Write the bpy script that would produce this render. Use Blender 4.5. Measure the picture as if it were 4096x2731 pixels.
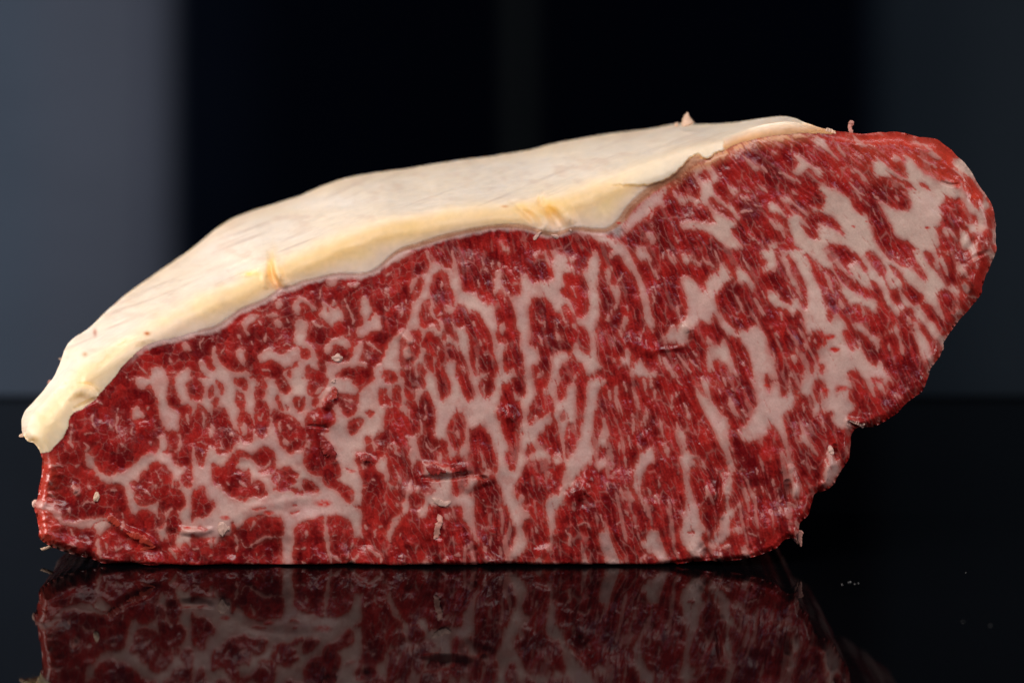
import bpy, math
import numpy as np
from mathutils import Vector

# ------------------------------------------------------------------ scene, camera, light
for o in list(bpy.data.objects):
    bpy.data.objects.remove(o, do_unlink=True)
sc = bpy.context.scene
COL = sc.collection

S = 0.273066 / 4096.0          # metres per photo pixel on the front cut face
D = 1.0                        # camera to front cut face
H = 0.20                       # camera above the table
PB = 2266.0                    # photo row where the block meets the table
PH = PB - H / S                # photo row of the horizon

cam = bpy.data.cameras.new('camera')
cam.sensor_width = 36.0
cam.lens = 36.0 * D / (4096 * S)
cam.shift_y = -(1365.5 - PH) / 4096.0
cam.clip_start = 0.01
cam.clip_end = 50.0
cam.dof.use_dof = True
cam.dof.focus_distance = D + 0.004
cam.dof.aperture_fstop = 7.5
camo = bpy.data.objects.new('camera', cam)
camo.location = (0, -D, H)
camo.rotation_euler = (math.radians(90), 0, 0)
COL.objects.link(camo)
sc.camera = camo

w = bpy.data.worlds.new('World')
sc.world = w
w.use_nodes = True
w.node_tree.nodes['Background'].inputs[0].default_value = (0.30, 0.36, 0.5, 1)
w.node_tree.nodes['Background'].inputs[1].default_value = 0.015

def softbox(name, loc, target, sx, sy, power, col):
    l = bpy.data.lights.new(name, 'AREA')
    l.shape = 'RECTANGLE'
    l.size, l.size_y, l.energy, l.color = sx, sy, power, col
    o = bpy.data.objects.new(name, l)
    o.location = loc
    o.rotation_euler = (Vector(target) - Vector(loc)).to_track_quat('-Z', 'Y').to_euler()
    COL.objects.link(o)
    return o

softbox('top_softbox', (0.06, 0.08, 0.55), (0.06, 0.03, 0.08), 0.60, 0.30, 0.40, (1.0, 0.97, 0.94))
softbox('front_softbox', (-0.24, -0.55, 0.54), (-0.02, 0.0, 0.06), 0.7, 0.4, 6.3, (1.0, 0.975, 0.96))
softbox('side_softbox', (-0.50, 0.02, 0.10), (-0.1, 0.03, 0.06), 0.20, 0.20, 1.7, (1.0, 0.95, 0.90))
softbox('rim_fill', (0.56, -0.10, 0.12), (0.10, 0.02, 0.05), 0.22, 0.22, 1.1, (1.0, 0.97, 0.95))  # added fill from the right, lifts the dark rims
softbox('cool_softbox', (0.34, -0.85, 0.42), (0.03, 0.0, 0.06), 0.30, 0.30, 1.1, (0.60, 0.66, 1.0))

softbox('backdrop_fill', (0.0, 0.16, 0.58), (0.0, 0.32, 0.30), 1.0, 0.10, 1.2, (0.92, 0.96, 1.0))  # added unseen lamp, makes the backdrop fade downwards

sc.view_settings.view_transform = 'Standard'
sc.view_settings.look = 'None'
sc.view_settings.exposure = 0.0
sc.view_settings.gamma = 1.0
sc.view_settings.use_curve_mapping = False

# ------------------------------------------------------------------ helpers
rng = np.random.default_rng(11)

def tag(o, label=None, cat=None, kind=None, group=None):
    if label: o['label'] = label
    if cat: o['category'] = cat
    if kind: o['kind'] = kind
    if group: o['group'] = group
    return o

def P(px, py, d=0.0):
    """photo pixel + depth behind the front face -> world point"""
    k = (D + d) / D
    return ((px - 2048.0) * S * k, d, H - (py - PH) * S * k)

def sstep(a, b, x):
    t = np.clip((x - a) / (b - a), 0, 1)
    return t * t * (3 - 2 * t)

def vnoise(x, y, seed):
    """smooth value noise 0..1 on arrays"""
    xi = np.floor(x).astype(np.int64); yi = np.floor(y).astype(np.int64)
    fx = x - xi; fy = y - yi
    fx = fx * fx * (3 - 2 * fx); fy = fy * fy * (3 - 2 * fy)
    def h(a, b):
        n = (a * 374761393 + b * 668265263 + seed * 1274126177) & 0x7fffffff
        n = ((n ^ (n >> 13)) * 1103515245) & 0x7fffffff
        n = ((n ^ (n >> 16)) * 69069) & 0x7fffffff
        return ((n ^ (n >> 15)) & 0xffff) / 65535.0
    a = h(xi, yi); b = h(xi + 1, yi); c = h(xi, yi + 1); d = h(xi + 1, yi + 1)
    return (a * (1 - fx) + b * fx) * (1 - fy) + (c * (1 - fx) + d * fx) * fy

def fbm(x, y, seed, oct=3):
    r = 0; a = 1; s = 0
    for k in range(oct):
        r = r + a * vnoise(x * 2 ** k + 17.3 * k, y * 2 ** k + 9.1 * k, seed + k); s += a; a *= 0.5
    return r / s

def worley(u, v, seed):
    """cells: distance gap between nearest and second nearest seed, and a random value per cell"""
    ui, vi = np.floor(u).astype(np.int64), np.floor(v).astype(np.int64)
    f1 = np.full(u.shape, 9.0); f2 = np.full(u.shape, 9.0); cid = np.zeros(u.shape)
    for a in (-1, 0, 1):
        for b in (-1, 0, 1):
            cu, cv = ui + a, vi + b
            jx = vnoise(cu.astype(float), cv.astype(float), seed); jy = vnoise(cu.astype(float), cv.astype(float), seed + 1)
            d = np.hypot(u - cu - jx, v - cv - jy)
            n = d < f1
            f2 = np.where(n, f1, np.minimum(f2, d))
            cid = np.where(n, vnoise(cu.astype(float), cv.astype(float), seed + 2), cid)
            f1 = np.where(n, d, f1)
    return f2 - f1, cid

def chaikin(p, closed, n=2):
    p = np.asarray(p, float)
    for _ in range(n):
        if closed:
            q = np.roll(p, -1, 0)
            p = np.stack([0.75 * p + 0.25 * q, 0.25 * p + 0.75 * q], 1).reshape(-1, 2)
        else:
            a, b = p[:-1], p[1:]
            m = np.stack([0.75 * a + 0.25 * b, 0.25 * a + 0.75 * b], 1).reshape(-1, 2)
            p = np.vstack([p[:1], m[1:-1], p[-1:]]) if len(p) > 2 else p
    return p

def inside(poly, X, Y):
    r = np.zeros(X.shape, bool)
    n = len(poly)
    for i in range(n):
        x1, y1 = poly[i]; x2, y2 = poly[(i + 1) % n]
        if y1 == y2: continue
        c = ((y1 > Y) != (y2 > Y))
        r ^= c & (X < (x2 - x1) * (Y - y1) / (y2 - y1) + x1)
    return r

def segdist(pl, X, Y, closed=False, want_t=False):
    best = np.full(X.shape, 1e9); bt = np.zeros(X.shape)
    n = len(pl); m = n if closed else n - 1
    for i in range(m):
        x1, y1 = pl[i]; x2, y2 = pl[(i + 1) % n]
        dx, dy = x2 - x1, y2 - y1
        L = dx * dx + dy * dy + 1e-9
        t = np.clip(((X - x1) * dx + (Y - y1) * dy) / L, 0, 1)
        d = np.hypot(X - x1 - t * dx, Y - y1 - t * dy)
        k = d < best
        best[k] = d[k]
        if want_t: bt[k] = (i + t[k]) / m
    return (best, bt) if want_t else best

def pts(s):
    return np.array([[float(v) for v in q.split(',')] for q in s.split()])

# ------------------------------------------------------------------ outlines of the block (photo pixels)
OUT = pts('''163,1812 150,1790 137,1770 114,1768 101,1753 88,1735 85,1692 91,1659 104,1636 124,1617 144,1594 170,1568 189,1538 212,1512
229,1480 245,1440 261,1388 294,1349 343,1323 369,1300 470,1202 592,1115 680,1055 768,998 871,906 975,853 1085,820 1202,784 1290,742 1376,714 1450,699 1532,687 1634,675
1699,662 1781,649 1846,639 1944,629 2042,613 2124,600 2215,574 2304,557 2402,540 2500,527 2598,517 2657,504 2715,495 2777,498 2859,497 2941,490 3010,480
3072,470 3135,463 3187,474 3212,488 3252,501 3294,514 3333,523 3389,527 3431,534 3480,533 3536,530 3565,527 3594,531 3615,529 3634,540 3692,550 3741,553 3764,566
3807,602 3828,623 3860,652 3882,680 3899,711 3922,753 3948,780 3968,819 3981,868 3984,920 3981,966 3989,998 3981,1018 3971,1037 3958,1073 3942,1106
3930,1140 3927,1170 3905,1205 3870,1245 3831,1289 3816,1304 3797,1336 3768,1379 3768,1405 3751,1441 3719,1480 3712,1513 3705,1532 3689,1564 3660,1587 3617,1620
3594,1649 3555,1675 3516,1695 3490,1708 3448,1708 3421,1714 3405,1734 3402,1773 3402,1825 3379,1858 3346,1914 3323,1950 3288,1966 3258,1972 3248,2002
3245,2020 3232,2063 3212,2073 3199,2096 3196,2122 3186,2155 3163,2150 3131,2161 3111,2188 3072,2207 3006,2230 2941,2240 2875,2246 2836,2238 2794,2244
2696,2253 2630,2264 2565,2268 2430,2267 2304,2265 2180,2264 2060,2262 1928,2260 1800,2264 1680,2268 1536,2270 1421,2263 1300,2268 1127,2274 1013,2265 900,2270 768,2271 653,2265 555,2259
470,2256 408,2252 375,2236 335,2226 294,2217 240,2200 196,2181 170,2165 153,2148 157,2122 152,2090 147,2057 136,2035 138,2015 150,1998 157,1949 163,1920 167,1894 170,1845''')
RIDGE = pts('''95,1748 112,1700 131,1659 180,1610 229,1555 278,1496 327,1447 376,1414 424,1382 490,1349 560,1305 660,1245 768,1189 817,1163 866,1140 931,1124
997,1082 1062,1046 1111,1033 1176,1007 1300,950 1420,905 1536,861 1634,851 1716,842 1781,824 1863,816 1960,809 2058,802 2156,786 2304,748 2402,703 2500,671 2598,637
2696,604 2794,572 2892,553 2957,530 3022,506 3090,492 3150,486 3212,494''')
MEMB = pts('''140,1815 202,1806 215,1788 255,1747 274,1708 270,1684 287,1653 343,1627 385,1594 424,1545 457,1512 483,1470 516,1437 555,1398 620,1365 718,1347
768,1331 817,1320 859,1310 899,1287 931,1261 964,1238 1013,1219 1062,1199 1094,1176 1121,1153 1143,1150 1176,1144 1209,1127 1258,1118 1307,1104 1356,1095 1405,1098
1454,1098 1493,1085 1535,1055 1569,1021 1608,998 1667,982 1716,966 1781,946 1846,930 1911,917 1977,907 2042,904 2091,907 2140,920 2189,936 2238,936 2271,920 2303,913
2369,922 2418,925 2448,912 2474,890 2493,870 2519,834 2552,801 2585,775 2617,749 2663,726 2702,697 2735,668 2768,648 2800,638 2833,635 2866,612 2905,599 2944,576
3006,560 3072,546 3160,536 3235,533 3294,535 3333,536 3350,520''')
FLAP = pts('''2250,700 2350,742 2420,738 2480,739 2566,741 2608,739 2665,719 2712,684 2740,650 2762,628 2786,616 2800,616 2811,632 2830,636 2849,624 2869,606 2896,602 2895,586 2892,553 2957,527 2900,520 2600,600 2400,680''')

# ------------------------------------------------------------------ raster of the cut face, one sample every G photo pixels
G = 3
X0, Y0, X1, Y1 = 66, 444, 4020, 2292
gx = np.arange(X0, X1, G); gy = np.arange(Y0, Y1, G)
NX, NY = len(gx), len(gy)
GX, GY = np.meshgrid(gx.astype(float), gy.astype(float))

OUTs = chaikin(OUT, True, 2)
nse = np.stack([vnoise(OUTs[:, 0] / 23, OUTs[:, 1] / 23, 5) - .5, vnoise(OUTs[:, 0] / 23, OUTs[:, 1] / 23, 6) - .5], 1)
rough_edge = np.where((OUTs[:, 1] > 1780) | (OUTs[:, 0] > 3300), 5.0, 2.0)[:, None]
rough_edge[(OUTs[:, 0] < 440) & (OUTs[:, 1] > 2120)] = 1.5
OUTs = OUTs + nse * rough_edge
CAPP = np.vstack([chaikin(MEMB, False, 2), np.array([[3350, 300], [-100, 300], [-100, 1800], [100, 1815]])])

def coarse(fn, q=4):
    cx = np.arange(0, NX + q, q); cy = np.arange(0, NY + q, q)
    CX, CY = np.meshgrid(X0 + cx * G * 1.0, Y0 + cy * G * 1.0)
    return upsample(fn(CX, CY), q)

def upsample(a, q):
    fx = np.arange(NX) / q; fy = np.arange(NY) / q
    ix = fx.astype(int); iy = fy.astype(int)
    tx = (fx - ix)[None, :]; ty = (fy - iy)[:, None]
    A = a[iy][:, ix]; B = a[iy][:, ix + 1]; C = a[iy + 1][:, ix]; E = a[iy + 1][:, ix + 1]
    return (A * (1 - tx) + B * tx) * (1 - ty) + (C * (1 - tx) + E * tx) * ty

M_in = inside(OUTs, GX, GY)
M_cap = inside(CAPP, GX + 5 * (vnoise(GX / 25, GY / 25, 3) - .5), GY + 6 * (vnoise(GX / 25, GY / 25, 4) - .5)) & M_in

# ---- marbling traced from the photograph: F/f fat area / fat line, R/r lean area / lean line
TR = """T 0 1300 0,0,235,157 R
F 164,66 176,63 184,66 186,58 184,52 194,49 203,55 206,64 207,72 206,82 203,90 206,98 214,104 221,107 220,130 213,129 203,130 199,122 196,113 195,104 193,95 190,86 187,76 183,72 178,78 174,80 168,76
F 162,101 170,97 171,106 178,109 178,113 166,117 160,115 163,108
F 214,60 235,50 235,70 226,72 230,85 235,95 235,100 222,100 222,92 216,84
R 203,86 208,84 214,88 218,92 218,102 212,104 207,98
R 174,97 182,95 190,96 195,102 194,110 186,112 178,110 172,104
F 181,99 184,98 183,106 180,106
F 205,100 210,98 214,110 210,108
F 201,134 208,132 220,132 224,140 222,157 214,157 204,150 198,157 192,157 196,144 190,136
R 176,138 186,134 193,140 192,150 184,156 178,152
R 204,132 214,132 220,140 218,150 210,156 204,146
F 182,142 186,140 188,146 184,150
f 1.6 112,110 113,118 116,126
f 2.4 144,103 144,112 143,122 143,132
f 1.6 100,134 108,134 115,132
f 2 167,45 172,52 180,60 187,66
f 1.8 155,62 158,68 165,66
f 1.4 196,24 205,23 214,20
f 1.2 170,34 178,36
f 4 104,145 108,150 104,157
f 3 147,145 152,147
f 2 132,120 136,126 134,128
f 1.5 168,120 160,132 164,136
f 2 118,94 126,96
f 2 86,120 89,130 86,142
f 1.6 84,142 90,150
F 205,40 209,38 212,48 207,46
F 220,22 228,20 235,26 235,34 224,30
F 185,42 191,40 190,46
f 2 208,60 216,58 220,66 214,72
f 2 196,10 203,24
f 2.2 222,110 228,118 226,126
R 222,100 232,98 235,104 235,130 226,136 221,124
F 226,108 231,106 234,118 229,124
T 0 1812 0,0,235,157 R
F 102,0 114,0 117,12 122,23 132,27 143,25 155,22 166,12 174,0 235,0 235,130 225,125 215,110 205,108 195,95 192,85 170,80 158,70 155,55 152,48 154,42 150,38 138,39 128,37 121,32 113,20 104,12
R 184,14 189,9 194,8 196,14 202,14 206,20 211,27 210,40 204,44 202,52 192,60 183,64 172,66 166,60 164,50 167,46 160,42 158,36 165,33 170,36 173,28 176,20 181,22 182,16
f 1.8 193,28 198,33 192,38 188,48
f 1.4 190,20 194,28
f 1.4 166,52 174,56 172,60
f 1.4 176,44 186,52
R 196,50 204,42 212,44 220,45 226,50 227,60 226,68 221,71 213,68 208,66 203,70 202,85 200,93 195,88 194,72 195,60
R 208,70 214,68 219,75 223,87 220,97 214,102 216,110 208,110 205,98 204,88 206,80
R 220,27 226,26 230,20 235,28 235,43 226,43 222,36
R 212,37 219,34 222,40 217,44
R 209,0 224,0 230,8 228,15 222,19 215,14 212,6
R 172,70 182,68 190,75 196,88 200,100 205,108 212,118 200,120 190,112 175,100 168,88 167,76
R 222,112 228,108 233,118 235,120 235,135 225,128
F 190,92 200,90 203,100 200,108 194,103
F 176,120 181,122 180,132 174,134 171,128
R 170,106 180,108 192,116 206,124 216,130 230,134 235,140 235,157 160,157 162,130 172,122
f 4 208,118 214,124 216,130
f 11 43,61 52,64 62,67
f 7 62,68 70,75 77,85
f 9 77,85 95,87 110,86 125,82 133,84
F 112,88 128,80 134,86 136,90 128,95 122,102 117,98 116,92
f 5 120,106 120,118 124,128
f 3 85,93 90,100
f 4 66,113 80,118 92,124
f 3 82,112 94,113
f 8 90,40 95,48
f 3 104,120 108,126
f 1.6 140,112 142,122 150,114
f 2 128,106 132,114 130,122
f 3 136,46 142,46
f 3 106,40 112,44
f 2 84,66 86,74
f 2 92,16 98,14
f 2 62,16 72,14 80,16
f 2 60,30 64,40
f 2.4 62,48 68,56
f 2 100,64 106,58 114,60
f 2 150,72 152,80
f 4 152,84 150,92
T 768 1000 0,0,235,157 R
F 131,57 138,57 143,63 157,72 152,76 144,70 140,65 134,66 132,74 133,82 122,76 124,64
R 132,66 137,64 139,70 133,71
F 157,60 162,64 168,67 171,72 180,70 184,76 187,85 185,88 176,87 174,95 167,92 160,86 154,80 158,76 161,70
R 164,71 167,70 169,76 165,76
f 2 158,42 158,52 156,60
f 3 188,60 192,70 194,78 198,88 196,92
F 165,35 178,32 184,34 180,40 174,46 168,48 164,44
f 2.5 184,46 192,43 200,46 206,41
F 205,58 212,54 218,62 220,72 225,80 235,82 235,100 218,98 212,106 203,108 200,96 210,92 211,84 204,78 206,70
r 2.6 217,85 221,79
R 231,82 235,80 235,96 232,92
F 128,84 143,86 143,95 141,104 138,110 148,118 150,124 156,134 154,140 158,148 150,146 140,142 133,148 130,136 135,122 130,118 124,116 124,104 126,94
R 133,120 142,120 147,128 143,136 135,134 133,128
F 88,120 98,118 100,125 112,128 118,122 128,118 133,124 131,136 120,142 110,146 105,138 95,134 84,138 78,130 84,126
F 51,122 67,120 66,130 67,146 60,140 54,132
F 24,115 29,120 30,130 36,140 45,146 55,150 67,147 75,153 68,156 55,157 20,157 10,150 6,136 12,134 20,146 29,148 26,138 23,130
f 2 8,112 10,122
f 1.5 27,108 24,114
f 2 36,125 40,120
F 70,77 80,78 84,82 78,88 70,90 68,100 73,105 66,106 63,96 58,90 64,84
F 90,78 100,76 112,80 104,83 96,84 90,83
F 97,86 105,84 112,88 111,94 106,97 100,93
f 2.5 116,84 118,90
f 3.5 91,102 89,112
f 2 82,86 84,92
F 102,62 108,60 113,65 110,72 104,73 101,68
f 3 100,62 106,57 112,54
f 2.5 80,73 88,74
f 3 147,88 152,92 160,94
f 2 109,116 115,113 120,116
F 172,108 178,110 182,105 190,108 196,114 195,120 186,122 181,118 174,114 172,124 166,130 160,122 166,112
F 160,136 172,138 184,139 197,130 204,118 206,130 204,138 215,134 214,148 208,140 198,144 190,142 178,150 174,157 162,157 165,146
F 196,120 205,112 212,114 208,124 206,134 200,138
f 3 213,112 222,120 232,126
f 2 215,122 214,132
F 220,146 230,138 235,130 235,157 222,157
F 135,142 140,147 138,157 115,157 108,150 120,146
r 4 118,148 120,155
f 2 54,102 58,108 62,116
f 2 14,108 10,114 8,112
f 1.6 106,108 110,106
f 2 138,78 141,72
f 2.4 172,62 176,66 170,68
f 2.2 190,94 194,102 188,106
f 2 72,110 74,116
f 2 87,146 96,148
T 768 1512 0,0,235,157 F
R 0,0 6,0 14,8 16,18 14,24 6,30 0,28
r 5 24,12 22,24
r 5 31,4 36,12 38,19
R 24,28 30,24 35,24 31,32 28,35 24,32
R 5,33 10,31 15,34 18,41 23,46 25,38 28,34 36,36 41,36 44,44 47,54 51,62 56,68 58,74 54,79 50,82 46,90 37,95 31,92 27,86 25,80 20,84 18,90 19,96 15,106 12,110 7,104 4,94 2,84 0,80 0,45 6,42
f 3 11,40 15,46 14,54 15,60
F 23,52 28,58 30,66 25,74 20,72 22,62
f 2.5 46,68 50,72
f 2 35,76 36,86
f 2 33,86 40,87
f 2 6,78 12,78 17,82
f 1.5 14,90 12,100
R 50,3 55,0 68,0 69,10 64,15 58,10 52,6
R 53,14 58,14 63,20 66,30 64,38 70,44 74,55 76,65 74,76 68,81 62,78 58,68 57,58 56,46 60,40 54,34 51,26 54,21
f 2 56,21 60,25
F 60,58 64,53 66,58 68,62 66,70 62,72 60,66
R 78,0 86,0 92,6 91,16 86,24 84,28 90,30 94,36 95,50 93,60 92,70 87,74 80,72 77,64 76,55 76,42 77,32 80,28 75,24 76,16 78,8
F 78,8 82,3 85,5 84,10 79,12
f 2 81,44 81,51
f 2 87,43 85,51
f 2.5 81,52 86,51
f 1.5 84,67 87,68
R 100,0 114,0 120,8 122,14 118,20 113,20 108,14 104,8
f 2.5 112,4 115,8
R 104,18 107,22 108,30 113,36 112,40 107,36 102,28
r 2 116,34 118,38
R 98,38 102,37 107,42 115,44 122,46 128,50 131,56 138,62 140,70 139,82 137,88 130,89 125,86 124,92 118,92 110,84 106,76 103,68 100,58 98,48
f 3 108,54 107,60 108,67
F 112,74 116,73 119,78 119,83 114,82 110,80
f 3 118,58 122,62
F 124,73 129,73 132,77 128,78
f 2 119,48 124,52
R 122,26 126,22 130,21 133,28 138,20 139,30 137,38 132,44 129,40 125,34
f 2 131,24 131,36
R 142,5 150,0 168,0 169,4 160,14 155,22 147,24 141,18
f 3 152,18 160,12
f 2 144,14 146,20
R 146,28 152,24 156,24 152,34 148,36 145,32
R 160,28 168,18 176,15 178,24 176,34 168,40 160,36
R 138,50 142,44 150,38 160,36 172,36 177,48 174,58 166,62 168,66 156,68 150,72 141,70 138,58
f 3 145,46 149,50 148,54
R 141,70 155,68 165,74 172,82 175,100 182,112 182,122 170,124 160,122 150,118 143,116 142,112 138,108 135,102 138,95 140,88
F 141,75 147,78 146,86 141,88
R 160,122 168,122 178,126 190,132 196,138 198,145 195,155 188,150 180,142 176,138 168,134 163,130
R 177,18 183,19 190,20 196,22 204,18 208,14 214,8 222,4 224,0 212,0 198,0 198,8 204,12 204,20 203,30 202,40 196,48 188,47 183,42 184,36 178,32
f 3 186,26 192,30 197,27
f 1.5 188,34 196,38
f 2 200,10 204,14
R 206,39 212,40 220,39 226,44 220,50 214,44
R 192,56 198,50 202,46 209,48 211,54 207,58 204,64 195,71 191,64
f 1.5 201,54 206,58
R 229,14 235,10 235,37 231,34 228,24
R 212,70 220,74 222,78 216,81 211,76
R 222,74 235,64 235,82 228,84 224,80
R 199,87 208,90 214,92 214,84 219,82 224,88 224,94 230,84 235,84 235,96 230,100 224,104 224,112 230,116 235,118 235,157 208,157 208,145 210,130 206,118 203,108 201,98
F 204,104 212,106 216,112 210,114
f 2 208,134 218,134
f 2 220,124 226,126
R 24,106 27,103 31,104 34,110 42,106 46,98 54,89 62,88 70,92 75,96 82,88 90,82 96,87 101,92 103,98 102,108 98,115 90,117 80,117 80,114 88,112 80,108 76,100 70,99 62,96 57,98 57,104 52,110 60,114 65,116 69,108 73,120 72,128 70,132 80,124 84,127 87,126 90,134 93,142 92,146 83,148 78,144 65,150 55,148 45,144 40,136 34,130 27,132 27,126 24,120
F 58,100 64,98 75,104 78,110 72,108 66,110 60,112 52,112
f 2.5 97,100 92,108 86,113
f 1.5 57,124 62,130 70,134
f 1.5 76,132 82,136
f 1.4 43,126 45,132
f 1.4 52,134 53,138
R 36,134 40,138 38,141
R 44,146 50,148 55,152 50,153
R 103,112 108,110 112,108 117,107 124,112 131,116 131,122 124,122 130,128 124,130 117,130 117,138 110,139 104,138 98,140 99,135 104,132 98,128 97,124 102,118
f 2 107,118 105,128
f 1.3 119,119 128,124
r 4 118,134 126,136 136,141
R 135,125 140,124 148,127 154,134 159,137 150,141 143,140 135,134
R 0,136 6,136 8,142 8,133 14,130 17,134 15,142 18,150 20,157 0,157
r 6 24,155 27,150
r 2 144,153 166,147
r 1.4 188,110 196,114
T 768 1812 0,64,235,157 R
F 0,80 18,76 24,66 30,58 20,45 40,45 55,60 80,55 95,52 105,47 125,50 145,52 160,46 172,46 180,52 185,60 195,64 205,68 212,75 208,84 206,95 213,105 214,108 205,102 196,104 198,92 190,80 178,76 163,78 160,75 150,80 135,84 126,88 124,95 126,108 125,120 122,124 126,132 124,138 110,138 110,118 110,105 113,98 112,82 106,77 100,80 90,78 82,76 75,76 65,82 62,88 54,92 50,100 30,104 15,103 0,102
R 48,82 53,88 54,98 46,103 48,92
R 0,45 8,44 16,40 17,48 18,58 24,60 28,57 30,62 24,72 18,78 0,78
f 4 163,76 164,90 166,108 168,124 172,134
f 2.5 172,126 184,132
f 2.5 76,78 76,86 72,94
f 1.5 76,86 84,92
f 2.5 60,106 64,114 70,115 78,110 86,105 95,103 112,103
f 2.5 52,100 56,110 55,120
f 5 30,105 28,112
f 3 22,105 24,116
F 137,95 142,92 142,103 138,105
f 2 126,116 138,116
f 3 214,115 224,122 235,128
f 3 190,136 200,130 205,126
f 2.5 212,88 214,92
f 2.5 224,94 230,90 235,92
f 2.5 224,94 224,104
f 1.5 190,130 193,115 197,108
F 228,128 235,126 235,134 230,133
r 1.6 75,68 90,66
r 3 90,70 95,75
r 1.8 121,74 134,71
r 1.4 124,63 128,63
r 2.4 8,90 18,94
f 2 78,118 80,124
f 2 20,128 26,124
f 2 172,90 176,88
f 2 134,132 140,134
f 2 172,102 176,100
f 2 0,118 8,116
f 1.6 70,134 80,136
T 1536 1000 0,0,235,157 F
R 0,26 10,17 20,14 30,6 40,3 45,-6 50,4 52,12 56,16 55,25 48,30 42,32 34,34 31,40 32,52 28,62 24,66 22,80 18,100 10,107 6,100 8,80 6,60 7,46 12,36 4,32 0,45
R 0,55 8,50 8,45 32,45 32,52 30,58 36,65 33,80 28,92 18,103 8,108 4,120 0,125
R -6,30 4,28 10,24 14,36 8,46 0,48
f 2 28,60 27,66
f 2.5 23,66 22,78 21,84
f 1.2 16,85 16,96
f 1.5 0,50 6,55 8,70 6,78
f 2 1,32 10,27
f 2 0,70 4,74
f 1.6 23,38 24,42
R 42,36 49,36 47,45 42,55 37,64 33,66 30,60 34,52 38,42
f 1.2 39,46 37,55
R 55,5 60,0 58,-8 70,-10 80,-8 83,0 83,22 78,24 73,19 62,16 55,12
F 71,8 78,10 77,14 72,12
R 84,-12 150,-14 200,-14 190,2 178,8 188,10 192,6 200,15 206,24 208,30 205,37 198,38 192,36 190,41 180,40 176,34 175,26 168,25 168,36 168,50 165,56 158,57 151,51 148,44 143,38 142,33 145,28 144,24 140,25 134,24 134,45 133,69 128,66 122,63 114,58 116,48 114,40 116,50 105,54 97,52 93,46 95,43 92,34 91,25 89,20 92,15 85,8
F 115,28 121,19 127,24 129,32 125,26 120,25 117,30
f 3 104,10 108,9
f 2 121,10 121,19
f 2 140,12 141,20
F 157,40 162,37 167,41 161,44 158,46
f 1.5 146,20 148,26
f 2.5 151,0 152,6
f 2 133,10 133,22
f 1.5 156,18 157,24
f 3 115,36 116,46
F 187,4 196,0 202,6 205,14 199,12 193,8
F 139,-6 146,-10 152,-4 158,2 152,6 146,0
R 198,3 202,0 206,5 210,10 209,14 204,14 201,9
R 220,15 228,14 235,15 235,24 228,20
R 212,-10 235,-12 235,8 228,6 215,4
f 2 216,4 226,8
R 219,30 225,28 235,30 235,45 228,44 225,40 219,40
R 217,46 222,45 230,49 233,55 227,60 221,57 215,52
R 228,62 235,56 235,72 231,70
R 60,33 64,27 72,26 78,32 79,38 77,45 80,47 87,55 89,62 84,68 74,66 72,62 73,72 77,80 82,78 88,72 92,65 99,69 103,74 102,84 97,93 88,93 82,85 80,92 86,96 90,104 92,110 88,113 83,106 76,100 74,88 68,84 62,80 60,74 64,72 63,64 60,62 58,56 55,46 59,40
f 2.5 72,38 70,46 71,50
f 2 91,78 91,84
f 2 65,80 72,76
R 57,58 58,66 55,76 49,82 46,88 42,92 43,84 46,74 49,62
R 50,82 58,80 64,86 68,92 70,98 66,100 62,92 58,90 50,95 44,95 42,88
R 52,100 57,100 62,108 66,106 72,110 73,118 70,120 66,116 63,118 64,130 58,132 52,128 54,122 48,120 45,116 50,110
R 35,98 45,95 46,106 43,115 44,120 42,130 38,138 30,144 22,142 19,134 21,122 20,110 24,105 30,98
F 22,104 27,98 33,102 37,108 36,114 30,116 26,110
F 23,120 30,117 34,121 34,132 28,134 23,130
f 5 40,78 38,88 34,96
R 72,98 75,100 77,108 74,111 72,105
R 100,88 103,80 108,76 115,76 120,84 124,92 130,100 133,108 133,125 138,132 140,148 137,157 125,157 130,148 120,150 112,157 108,150 105,140 103,132 107,125 106,112 103,102 100,96
f 2.5 110,88 112,94
F 117,108 124,106 128,112 122,114 118,120 116,114
f 2.5 112,132 114,142 116,150
f 1.5 122,126 128,128
R 76,118 83,115 88,120 91,124 96,126 98,132 102,144 105,150 103,157 90,157 89,145 88,134 82,134 76,138 72,140 76,150 80,157 62,157 62,145 66,138 67,125 72,120
f 3 93,140 100,150
R 50,128 55,122 60,132 60,142 62,150 58,150 52,142 49,135
R 40,142 46,140 52,148 52,155 44,155
R 135,56 140,51 145,50 147,56 150,53 154,57 155,64 158,72 161,82 160,94 157,100 154,108 148,115 142,114 137,108 137,98 139,90 135,80 136,72 134,65
f 1.5 147,56 148,68
F 140,92 147,86 150,92 149,98 146,104 142,102
R 158,99 165,98 168,106 166,116 166,126 170,130 172,145 173,157 155,157 150,150 147,140 145,130 150,122 153,116 155,106
F 152,148 157,142 162,150 164,157 153,157
R 181,57 185,58 190,60 193,58 200,62 205,66 208,76 212,78 216,80 222,88 228,90 235,98 235,112 230,122 222,126 214,125 213,120 208,128 203,130 204,140 203,157 182,157 180,148 181,138 186,142 192,138 190,126 192,121 178,119 178,105 177,95 178,85 175,74 178,66 181,68
f 2 182,68 186,78 188,86 192,90 200,87
f 2 188,103 192,112 197,118
f 1.5 197,90 197,94
F 210,102 222,101 222,108 212,112 208,106
f 2.5 218,78 220,86 226,90
f 1.5 212,88 212,96
F 188,150 198,148 196,157 187,157
R 218,66 223,66 227,76 235,78 235,92 228,88 221,84 219,76
R 215,148 222,138 232,130 235,132 235,157 214,157
R 0,146 8,146 14,150 20,157 0,157
R 20,146 24,146 28,150 34,146 38,142 40,157 20,157
T 1536 1512 0,0,235,157 F
R 0,0 16,0 15,4 4,7 0,6
R 10,16 13,8 18,8 22,14 20,20 23,26 22,33 16,37 10,32
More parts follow.
